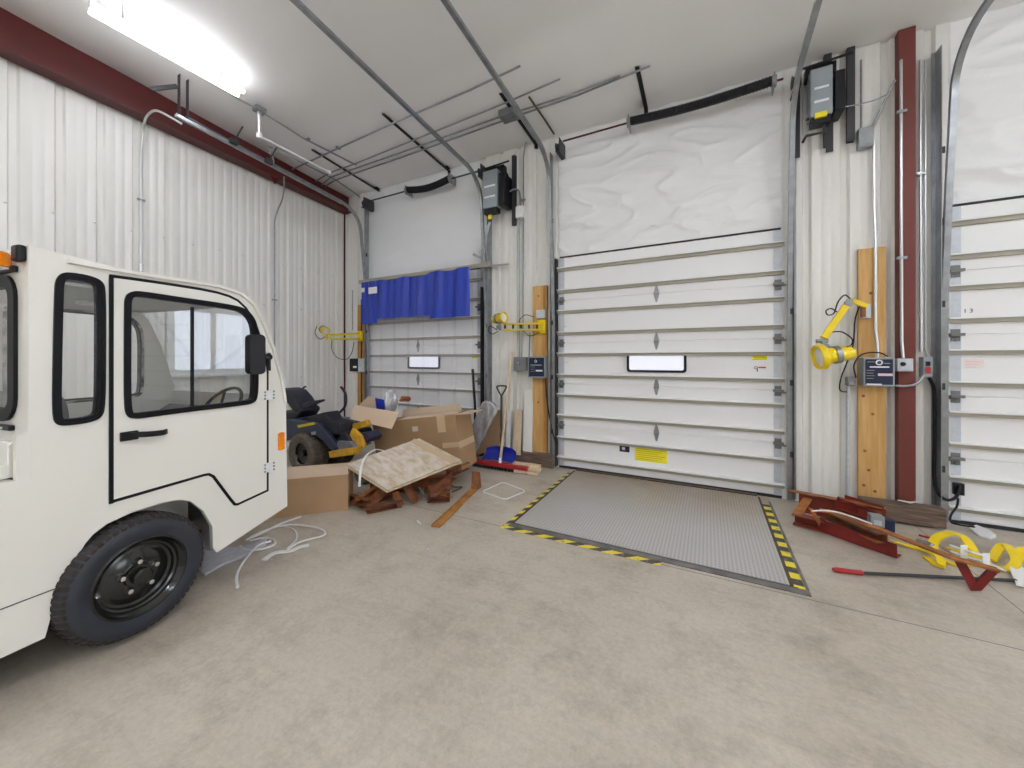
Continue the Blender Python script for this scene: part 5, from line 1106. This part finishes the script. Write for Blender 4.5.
# ------------------------------------------------------------------ wrapped plywood on the steel heap
pN = W(388, 493, z=.19); pL = W(346.5, 467, z=.37); pR = W(461, 462.5, z=.37); pK = pL + pR - pN
m_ = MB(); up = (pL - pN).cross(pR - pN).normalized(); up = up if up.z > 0 else -up
def sheet4(c, th, off): q = [p + up * off for p in c]; return [*q, *[p + up * th for p in q]]
tp = empty('plywood_panel', 'plywood panel in clear wrap lying tilted on the rusty steel heap', 'plywood', tuple(pN))
m_ = MB(); m_.hexa(sheet4([pN, pR, pK, pL], .018, .024)); build('upper_sheet', m_, 'panelply', tp, bevel=.004)
i1 = [pN + (pR - pN) * .015 + (pL - pN) * .0, pR, pK, pL + (pR - pL) * .01]; m_ = MB(); m_.hexa(sheet4([p - Vector((0, 0, 0)) for p in (pN - (pR - pN) * .012, pR - (pL - pN) * .03, pK, pL - (pR - pN) * .012)], .018, .002)); build('lower_sheet', m_, 'woodpale', tp, bevel=.004)
m_ = MB(); qa = pR.lerp(pK, 0.0); m_.sweep([pR + up * .046 - (pR - pN) * .10, pK + up * .046 - (pR - pN) * .10], RECT(.07, .003), up=tuple(up)); build('tape_strip', m_, 'tape', tp)
# steel heap
def bar3(label, a, b, m, kind='L', w_=.07, h_=.07, up=(0, 0, 1), name='steel_angle'):
    m_ = MB(); t_ = .006; pr = {'L': LPROF(w_, h_, t_), 'C': CPROF(w_, h_, t_), 'F': RECT(w_, t_)}[kind]; m_.sweep([a, b], pr, up=up); return one(name, m_, m, label, 'steel bar', group='rusty steel pieces under the plywood' if 'plywood' in label else None)
bar3('orange-brown steel bar end poking out left under the plywood', Z(353, 506, .05), Z(378, 488, .10), 'rustorange', 'C', .06, .06)
bar3('long rusty channel on the floor under the plywood front corner', Z(366, 512, .005), Z(400, 505, .005), 'heaprust', 'C', .07, .06)
bar3('grey-ended rusty angle crossing under the plywood', Z(358, 507, .01), Z(392, 494, .01), 'rustbrown', 'L')
bar3('brown upright steel plate under the plywood', Z(401, 506, .01), Z(395, 492, .14), 'rustbrown', 'F', .09)
bar3('dark red angle propping the plywood beside the thin cross straps', Z(413, 504, .01), Z(403, 488, .17), 'heaprust', 'C', .08, .05)
bar3('orange steel angle inside the heap under the plywood', Z(428, 492, .10), Z(450, 484, .12), 'rustorange', 'L', .06, .06)
bar3('deep red channel at the open side of the heap under the plywood', Z(428, 500, .01), Z(450, 499, .01), 'heaprust', 'C', .08, .10)
bar3('rusty angle reaching back below the plywood end', Z(430, 497, .13), Z(452, 478, .13), 'heaprust', 'L', .06, .08)
bar3('long dark rusty channel at the rear of the heap under the plywood', Z(370, 492, .02), Z(446, 486, .02), 'rustbrown', 'C', .10, .14)
bar3('red bracket end poking out at the right end of the plywood', Z(446, 476, .16), Z(465, 468, .16), 'heaprust', 'C', .08, .08)
bar3('short rusty stub crossing at the far left under the plywood', Z(350, 498, .03), Z(372, 505, .08), 'heaprust', 'C', .06, .06)
bar3('dark brown angle leaning into the heap, left half under the plywood', Z(366, 508, .02), Z(388, 484, .16), 'rustbrown', 'L', .08, .06)
bar3('thin orange angle near the right end under the plywood', Z(436, 495, .12), Z(449, 497, .02), 'rustorange', 'L', .05, .05)
m_ = MB(); m_.sweep([Z(416, 501, .01), Z(424, 488, .14)], RECT(.02, .004)); m_.sweep([Z(429, 502, .01), Z(419, 487, .15)], RECT(.02, .004)); one('cross_strap', m_, 'galv', 'thin crossed grey metal straps under the plywood', 'metal strap')
m_ = MB(); m_.tube(smooth([Z(448, 474, .03), Z(452, 486, .02), Z(462, 487, .02), Z(452, 492, .02)], 5), .007, 6); one('cable_end', m_, 'darkmetal', 'thin dark cable end on the floor behind the bent steel strip', 'cable')
# bent strip on the floor
a = Z(431, 526.5, .006); b = Z(471, 489, .006); tk = empty('bent_steel_strip', 'orange rusty flat steel strip on the floor with one end bent upright', 'steel strip', tuple(a))
dpt = b.x * -S + b.y * C; c = b + Vector((.0, .02, (489 - 472) / F * dpt * 1.0)); dd = (b - a).normalized()
m_ = MB(); m_.sweep([a, b], LPROF(.085, .012, .005)); build('strip', m_, 'rustyellow', tk)
m_ = MB(); sd = Vector((dd.y, -dd.x, 0)); q0 = b + sd * .0; q1 = b + sd * .085; m_.hexa([q0, q1, q1 + dd * .02, q0 + dd * .02, c, c + sd * .085, c + sd * .085 + dd * .008, c + dd * .008]); m_.hexa([q1 + dd * .005, q1 + dd * .09 + sd * .01, q1 + dd * .095 + sd * .01, q1 + dd * .010, c + sd * .085, c + sd * .09 + dd * .01, c + sd * .09 + dd * .015, c + sd * .085 + dd * .005]); build('upright_tab', m_, 'rustbrown', tk)
# white cables and trims on the floor
def wire(label, pts, r_=.006, m='white', cat='cable', name='white_cable', closed=False, n=8, flatw=None):
    m_ = MB(); q = smooth(pts, 8, closed)
    if flatw: m_.sweep(q, RECT(flatw, r_), closed=closed)
    else: m_.tube(q, r_, 8, closed=closed)
    return one(name, m_, m, label, cat)
q4 = [Z(503, 482, .006), Z(526, 491, .006), Z(505, 499.5, .006), Z(482, 491.5, .006)]
m_ = MB(); m_.tube([p for i in range(4) for p in (q4[i].lerp(q4[(i + 1) % 4], .08), q4[i].lerp(q4[(i + 1) % 4], .5), q4[i].lerp(q4[(i + 1) % 4], .92))], .006, 6, closed=True); one('white_cable', m_, 'white', 'thin white cord lying as a loose diamond left of the dock plate', 'cable')
wire('white plastic trim curling up over the near edge of the plywood', [Z(359.5, 480, .37) + Vector((0, 0, -.06)), W(361, 468, z=.40), W(366, 456, z=.46), W(376, 449.5, z=.50), W(387, 452, z=.46)], .006, name='white_trim', cat='trim', flatw=.022)
g = [(237.5, 587), (237, 575), (245, 560), (258, 546), (271, 541)]
wire('white hose curving toward the camera on the floor near the vehicle nose', [Z(u, v, .015) for u, v in g], .009, cat='hose', name='white_hose')
wire('flat white trim strip on the floor right of the white hose curve', [Z(u, v, .012) for u, v in ((264, 560), (275, 553), (290, 551), (300, 547), (309, 545))], .008, cat='trim', name='white_trim', flatw=.04)
wire('white hose loop lying under the vehicle nose', [Z(u, v, .013) for u, v in ((240, 546), (246, 550), (262, 549), (275, 544), (272, 539), (262, 538), (250, 541))], .008, cat='hose', name='white_hose')
wire('long white hose bending back to a sharp corner in front of the low box', [Z(u, v, .02) for u, v in ((286, 551), (300, 542), (322, 536), (325, 532), (318, 528), (300, 525), (285, 525), (266, 530), (250, 537))], .007, cat='hose', name='white_hose')
wire('straight white tube lying from vehicle nose to the low cardboard box', [Z(u, v, .02) for u, v in ((301, 516.5), (280, 524), (262, 533), (246, 540))], .009, cat='hose', name='white_hose')
wire('thin white cord arc inside the hoses by the vehicle nose', [Z(u, v, .01) for u, v in ((287, 549), (296, 540), (296, 532), (288, 527), (276, 526))], .007)
m_ = MB(); m_.tube([Z(417.5, 521, .008), Z(421, 524, .008)], .008, 6); one('white_scrap', m_, 'paper', 'tiny white scrap on the floor beside the bent steel strip tip', 'scrap')
m_ = MB(); m_.tube([Z(427.5, 549, .006), Z(429.5, 550, .006)], .006, 6); one('white_scrap', m_, 'paper', 'tiny white crumb alone on the open floor', 'scrap')
# crumpled film under the vehicle
fp = [(201, 574), (206, 552), (216, 549), (236, 549), (252, 546), (268, 538), (266, 546), (240, 559), (222, 566), (205, 576)]
P2 = [Z(u, v, 0) for u, v in fp]; m_ = MB(); m_.poly([[(p.x, p.y) for p in P2]], lambda a, b: Vector((a, b, .012 + .006 * math.sin(a * 40) + .006 * math.sin(b * 55))), lambda a, b: Vector((a, b, .001)))
one('plastic_film', m_, 'plastic', 'crumpled lilac-grey plastic film on the floor behind the vehicle wheel', 'plastic film')

# ------------------------------------------------------------------ ride-on mower
yn, ym, yfr = 3.10, 3.38, 3.52
mw = empty('ride_on_mower', 'dark slate and yellow ride-on mower parked between vehicle nose and boxes', 'mower', tuple(W(310, 476, y=ym).xy) + (0,))
def mwheel(c, R, w_, nm='rear_wheel'):
    m_ = MB(); m_.lathe([(R * .5, 0), (R * .55, -.02), (R * .85, -.03), (R * .97, -.01), (R, .02), (R, w_ - .02), (R * .97, w_ + .01), (R * .85, w_ + .02), (R * .5, w_)], c, (0, 1, 0), 36)
    for i in range(26):
        g = 2 * PI * i / 26
        for (ya_, yb2_, s_) in ((-.0, w_ * .48, 0), (w_ * .52, w_, .5)):
            q = []
            for rad in (R * .97, R * 1.03):
                for an, yy in ((g + s_ * .24, ya_), (g + .12 + s_ * .24, ya_), (g + .17 + s_ * .24, yb2_), (g + .05 + s_ * .24, yb2_)): q.append(Vector((c[0] + rad * math.cos(an), c[1] + yy, c[2] + rad * math.sin(an))))
            m_.hexa(q)
    o = build(nm, m_, 'dustytread', mw, flat=True)
    m_ = MB(); m_.lathe([(R * .52, .0), (R * .48, .03), (R * .3, .05), (.04, .05), (.04, .0), (0, -.0)], c, (0, 1, 0), 24); build('wheel_rim', m_, 'rim', o)
wc = W(306, 459, y=yn - .0); R_ = .27
mwheel((wc.x, yn - .06, R_), R_, .20); mwheel((wc.x, yfr - .06, R_), R_, .20)
mwheel((wc.x + 1.0, yn + .05, .13), .13, .09, 'caster_wheel'); mwheel((wc.x + .90, yfr - .1, .13), .13, .09, 'caster_wheel')
WN = lambda u, v, y=yn: W(u, v, y=y)
def mpoly(nm, pts, y0, y1, m, bevel=.012, parent=mw):
    q = [WN(u, v, y0) for u, v in pts]; m_ = MB(); m_.poly([[(p.x, p.z) for p in q]], lambda a, b: Vector((a, y0, b)), lambda a, b: Vector((a, y1, b))); return build(nm, m_, m, parent, bevel=bevel)
mpoly('rear_body', [(268, 424), (290, 419), (318, 424), (330, 438), (337, 448), (333, 452), (322, 440), (311, 433), (298, 434), (286, 441), (268, 441)], yn - .04, yfr + .06, 'mowerblue')
mpoly('side_console', [(287, 424), (300, 419), (314, 415), (325, 412), (329, 420), (340, 424), (341, 437), (330, 443), (318, 430), (300, 429), (287, 431)], yn + .02, yn + .22, 'mowerblack', .01)
mpoly('yellow_stripe', [(297, 425.5), (314, 422), (314.5, 424.5), (298, 428)], yn - .055, yn - .042, 'yellowdark', .001)
mpoly('fuel_cap', [(311, 432), (315, 431.5), (315, 435), (311, 435)], yn - .06, yn - .045, 'greybox', .003)
# seat
mpoly('seat_cushion', [(272, 412), (292, 412), (299, 407), (301, 411), (295, 421), (272, 424)], ym - .20, ym + .10, 'mowerblack', .03)
mpoly('seat_back', [(270, 389), (280, 388.5), (287, 391), (293, 398), (299, 409), (294, 414), (287, 404), (280, 396), (270, 395)], ym - .22, ym + .08, 'mowerblack', .03)
mpoly('arm_rest', [(302, 404), (308, 401.5), (321, 399.5), (321, 401.5), (311, 405.5), (304, 408)], ym - .28, ym - .22, 'mowerblack', .008)
def mlever(pts, y, r_=.014): m_ = MB(); m_.tube(smooth([W(u, v, y=y) for u, v in pts], 6), r_, 8); build('control_lever', m_, 'mowerblack', mw)
mlever([(299, 400), (299.5, 393), (302, 389), (305.5, 386.5)], ym + .1); mlever([(332, 421), (337, 415), (344, 408), (346, 402), (345.5, 394), (343, 389.5), (341, 387)], yn + .30, .017)
# footplate, deck and frame
mpoly('footplate', [(318, 436), (345, 432), (352, 443), (340, 449), (325, 449)], yn + .02, yfr, 'mowerblack')
mpoly('cutting_deck', [(328, 451.5), (352, 448), (353, 455), (329, 458)], yn - .08, yn + .06, 'mustard', .015)
mpoly('front_frame', [(341, 423), (354, 424), (366, 420), (368, 426), (356, 430), (352, 440), (345, 439)], yn + .20, yn + .26, 'mustard', .01)
mpoly('front_frame', [(352, 428), (360, 436), (364, 447), (358, 449), (352, 442), (347, 440)], yn + .05, yn + .10, 'mustard', .01)
mpoly('floor_pan', [(337, 441), (350, 442), (354, 448), (346, 451), (336, 449)], yn - .02, yn + .25, 'dirtygrey', .01)
mpoly('front_cover', [(356, 434), (366, 432), (370, 438), (366, 443), (357, 440)], yn + .10, yn + .3, 'mowerblue', .01)
mpoly('front_panel', [(335, 417), (352, 418), (364, 421), (358, 425), (340, 423)], yn + .30, yn + .38, 'dirtygrey', .006)

# ------------------------------------------------------------------ heap by the column
yw = YB - .26
m_ = MB(); m_.box(W(862, 500, y=yw).x, W(947, 510, y=yw).x, yw, yw + .12, 0.02, W(905, 505, y=yw).z); one('weathered_timber', m_, 'oldwood', 'weathered grey-brown timber lying along the wall behind the rusty steel', 'timber', .006)
m_ = MB(); m_.poly([[(-.05, 0), (.03, .05), (.02, .02), (.09, .0), (.03, -.02)]], lambda a, b: W(902, 502, y=yw + .05) + Vector((a, b, .006)), lambda a, b: W(902, 502, y=yw + .05) + Vector((a, b, .001)))
pz = W(905, 505, y=yw).z
m_ = MB(); c = W(904, 502, y=yw + .05); m_.poly([[(-.03, .03), (.0, .05), (.035, .0), (.10, -.02), (.03, -.045), (-.05, -.02)]], lambda a, b: Vector((c.x + a, c.y + b * .8, pz + .012 + abs(a) * .3)), lambda a, b: Vector((c.x + a, c.y + b * .8, pz + .008 + abs(a) * .3))); one('paper_scrap', m_, 'paper', 'torn white paper scrap on the weathered timber at the column foot', 'paper')
def rb(label, a, b, m, kind='L', w_=.07, h_=.07, up=(0, 0, 1)): 
    m_ = MB(); t_ = .006; pr = {'L': LPROF(w_, h_, t_), 'C': CPROF(w_, h_, t_), 'F': RECT(w_, t_)}[kind]; m_.sweep([a, b], pr, up=up); return one('steel_channel', m_, m, label, 'steel bar')
a = W(789, 489.5, y=4.60); a.z = .0; b = W(886, 504, y=4.44); b.z = 0
ca = W(789, 489, y=4.60).z; 
t = empty('shelf_rail', 'long rusty red steel shelf beam with tan upper lip nearest the wall', 'steel bar', tuple(a))
m_ = MB(); ap = a + Vector((.08, 0, .01)); bp_ = b + Vector((0, 0, .01)); m_.sweep([ap, bp_], [(-.004, 0), (.004, 0), (.004, ca - .02), (-.004, ca - .02)]); build('web', m_, 'rust', t)
m_ = MB(); z_ = Vector((0, 0, ca - .012)); m_.sweep([a + z_ - Vector((0, 0, 0)), b + z_], RECT(.07, .008)); build('upper_lip', m_, 'rustorange', t)
m_ = MB(); m_.sweep([ap, bp_], RECT(.10, .008)); build('lower_lip', m_, 'rust', t)
rb('sloping dark red plate inside the rusty shelf beam', Z(834, 506, .13), Z(868, 518, .06), 'deepred', 'C', .08, .10)
rb('second sloping red bar between shelf beam and blue carton', Z(845, 500, .16), Z(884, 512, .16), 'rust', 'L', .07, .05)
rb('orange-red box channel at the left tip of the rusty heap', Z(795, 521, .012), Z(826, 529, .012), 'rust', 'C', .10, .085)
rb('inclined orange bar rising to the left end of the shelf beam', Z(796, 516, .09), Z(808, 498, .14), 'rustorange', 'F', .07, .02)
t = empty('angle_iron', 'bright deep-red angle beam lying nearest the camera in the rusty heap', 'steel bar', tuple(Z(818, 531)))
m_ = MB(); m_.sweep([Z(817, 530, .004), Z(860, 546, .004), Z(897, 558.5, .004)], [(0, 0), (0, .105), (-.006, .105), (-.006, .006), (-.09, .006), (-.09, 0)]); build('angle_face', m_, 'deepred', t)
m_ = MB(); m_.poly([[(808, 507), (813, 509), (821, 521), (819, 526), (815, 519)]], lambda u, v: W(u, v, y=4.02), lambda u, v: W(u, v, y=4.02) + Vector((0, .006, 0))); build('end_tab', m_, 'rustorange', t)
rb('brown and rust mottled channel resting on the deep-red angle beam', Z(829, 517, .08), Z(888, 543, .09), 'rustbrown', 'C', .09, .07)
# long elevated strip with the V foot
a = Z(820, 510, .20); a2 = Z(838, 513, .20); b = Z(953, 558, .19); c = Z(998, 570, .175)
t = empty('vee_bracket_strip', 'long rusty strip raised over the yellow straps with a deep-red V foot', 'steel bracket', tuple(Z(971, 592)))
m_ = MB(); m_.sweep([a, a2, b, c], [(-.03, -.006), (.03, -.006), (.03, .006), (-.03, .006)]); build('strip', m_, 'rustorange', t)
dh = Vector((c.x - b.x, c.y - b.y, 0)).normalized(); nh = Vector((dh.y, -dh.x, 0))
def onp(u, v):
    d = ray(u, v); k_ = (b.x * nh.x + b.y * nh.y) / (d.x * nh.x + d.y * nh.y); return Vector((d.x * k_, d.y * k_, HC + d.z * k_))
q = [onp(u, v) for u, v in ((952.6, 558), (965, 561.5), (977, 583), (988, 572), (1000, 571.5), (981.5, 591.5), (971, 591.5))]; zmin = min(p.z for p in q)
m_ = MB(); m_.poly([[((p - b).dot(dh), p.z - zmin + .002) for p in q]], lambda s_, t_: Vector((b.x, b.y, 0)) + dh * s_ + Vector((0, 0, t_)), lambda s_, t_: Vector((b.x, b.y, 0)) + dh * s_ - nh * .03 + Vector((0, 0, t_))); build('vee_foot', m_, 'deepred', t)
wire('thin white cord lying over the rusty heap', [Z(u, v, z) for u, v, z in ((812, 511, .24), (825, 510.5, .24), (838, 512.5, .23), (856, 518, .225), (872, 524, .22))], .006)
t = empty('pry_bar', 'long black bar with red grip lying on the floor in front of the heap', 'bar', tuple(Z(832, 569)))
a = Z(833, 569.5, .022); b = Z(863, 573, .022); c = Z(1016, 580.5, .022)
m_ = MB(); m_.lathe([(0, 0), (.013, .0), (.018, .02), (.016, .12), (.018, (b - a).length - .01), (.012, (b - a).length), (0, (b - a).length)], a, b - a, 14); build('grip', m_, 'redplastic', t)
m_ = MB(); m_.tube([b, c], .0105, 12); build('shaft', m_, 'darkmetal', t)
# little boxes in the heap
t = empty('small_carton', 'little grey box with a blue label in the rusty heap', 'box', tuple(Z(878, 530)))
BX(t, 'box_body', 871, 515.5, 885, 528, 4.02, 4.10, 'greybox', .003); BX(t, 'blue_label', 874, 520, 882, 526, 4.017, 4.019, 'galvlight', 0)
m_ = MB(); a = W(884, 520, y=4.10); b = W(895.5, 533, y=4.10); m_.box(a.x, b.x, 4.10, 4.2, b.z, a.z); one('navy_case', m_, 'navy', 'dark navy case beside the little grey box in the heap', 'case', .006)
a = Z(852, 515, .06); b = Z(872, 524, .06); m_ = MB(); m_.sweep([a, b], RECT(.06, .03)); one('blue_tray', m_, 'mowerblue', 'flat blue-grey strip tucked inside the rusty heap', 'tray', .003)
# grey fitting
t = empty('pipe_fitting', 'small grey metal fitting with red collar among the yellow straps', 'fitting', tuple(Z(928, 545)))
a = Z(918, 541, .03); b = Z(932, 547, .03); m_ = MB(); m_.lathe([(0, 0), (.02, 0), (.02, .04), (.03, .05), (.03, .10), (.018, .11), (.018, (b - a).length), (0, (b - a).length)], a, b - a, 14); build('fitting_body', m_, 'galv', t)
m_ = MB(); m_.sweep([Z(919, 535, .06), Z(930, 538, .06)], RECT(.02, .012)); build('red_collar', m_, 'redplastic', t)
# yellow straps
def strap(label, pts, w_=.05, th=.008, m='yellowplastic', name='yellow_strap', cat='strap', up=(0, 0, 1), n=7):
    m_ = MB(); m_.sweep(smooth(pts, n), RECT(w_, th), up=up); return one(name, m_, m, label, cat, group='yellow straps by the numbered door' if name == 'yellow_strap' else None)
strap('yellow strap arched into the tallest hoop beside the weathered timber end', [Z(934, 553, .01), Z(933, 544, .05), Z(938, 537, .09), Z(950, 533, .11), Z(963, 537, .09), Z(972, 548, .05), Z(980, 556, .01)], .055, .014)
strap('yellow strap curled into a hoop right of the white tabs', [Z(992, 560, .02), Z(998, 550, .06), Z(1005, 545, .09), Z(1012, 552, .08), Z(1016, 562, .05), Z(1009, 569, .02), Z(998, 568, .012)], .050, .014)
strap('yellow strap curl cut by the frame edge', [Z(1018, 560, .02), Z(1020, 552, .07), Z(1027, 549, .08), Z(1034, 556, .05)], .050, .014)
strap('yellow strap stretched toward the deep-red beam', [Z(893, 541, .05), Z(906, 545, .02), Z(920, 549, .012), Z(932, 553, .012)], .042, .010)
strap('yellow strap bent down to a blunt end under the rusty strip', [Z(922, 550, .02), Z(932, 553, .05), Z(940, 559, .04), Z(941, 566, .02), Z(934, 563, .01), Z(926, 557, .008)], .042, .014)
strap('yellow strap lying flat between the two hoops', [Z(943, 560, .006), Z(958, 565, .01), Z(972, 563, .01), Z(990, 566, .01), Z(1004, 571, .01)], .042, .010)
strap('inner yellow strap crossing below the tallest hoop', [Z(948, 548, .02), Z(960, 552, .05), Z(975, 556, .04), Z(990, 562, .015)], .034, .012)
strap('white cord strap along the top of the yellow hoops', [Z(950, 545, .10), Z(962, 549, .10), Z(975, 553, .10), Z(983, 555, .09)], .018, .010, 'white', 'white_strap')
strap('second white cord strap below the first', [Z(951, 551, .06), Z(968, 557, .06), Z(985, 562, .05), Z(1006, 571, .02)], .014, .010, 'white', 'white_strap')
for lab, (u, v) in (('left pale yellow tab', (961, 549)), ('right pale yellow tab', (983, 557))):
    c = Z(u, v, .09); m_ = MB(); m_.box(-.022, .022, -.003, .003, -.055, .045, Matrix.Translation(c + Vector((0, -.035, .0))) @ Matrix.Rotation(.35, 4, 'Z')); one('strap_tab', m_, 'woodpale' if False else 'yellowdark' if False else 'paper', lab.replace('left pale yellow tab', 'pale tab hanging on the tallest yellow hoop').replace('right pale yellow tab', 'pale tab hanging between the two yellow hoops'), 'tab', .002)
P2 = [Z(u, v) for u, v in ((969, 529), (976, 527.5), (990, 533), (996, 538), (990, 540), (979, 537))]; m_ = MB(); m_.poly([[(p.x, p.y) for p in P2]], lambda a, b: Vector((a, b, .022 + .008 * math.sin(a * 30))), lambda a, b: Vector((a, b, .001))); one('white_glove', m_, 'paper', 'flat white cloth scrap on the floor before the numbered door', 'cloth', .004)
P2 = [Z(u, v) for u, v in ((1009, 570), (1018, 566), (1032, 578), (1030, 590), (1016, 588), (1012, 578))]; m_ = MB(); m_.poly([[(p.x, p.y) for p in P2]], lambda a, b: Vector((a, b, .03 + .01 * math.sin(a * 40))), lambda a, b: Vector((a, b, .012))); one('paper_tag', m_, 'paper', 'white paper tag on the floor at the end of the yellow straps', 'paper', .003)
#PART2
# ------------------------------------------------------------------ camera, world
cam = bpy.data.cameras.new('camera'); co = bpy.data.objects.new('camera', cam); COL.objects.link(co); scene.camera = co
cam.sensor_width = 36; cam.lens = F / 1024 * 36; cam.shift_y = -(384 - HY) / 1024.0 * 1; cam.clip_start = .02
co.location = (0, 0, HC); co.rotation_euler = (PI / 2, 0, TH)
w = bpy.data.worlds.new('world'); scene.world = w; w.use_nodes = True; w.node_tree.nodes['Background'].inputs[0].default_value = (.8, .88, 1, 1); w.node_tree.nodes['Background'].inputs[1].default_value = 1.0
scene.view_settings.view_transform = 'Standard'; scene.view_settings.look = 'None'; scene.view_settings.gamma = 1; scene.view_settings.use_curve_mapping = False
scene.view_settings.exposure = 1.32
scene.cycles.max_bounces = 10; scene.cycles.diffuse_bounces = 5; scene.cycles.transparent_max_bounces = 24; scene.cycles.use_denoising = True
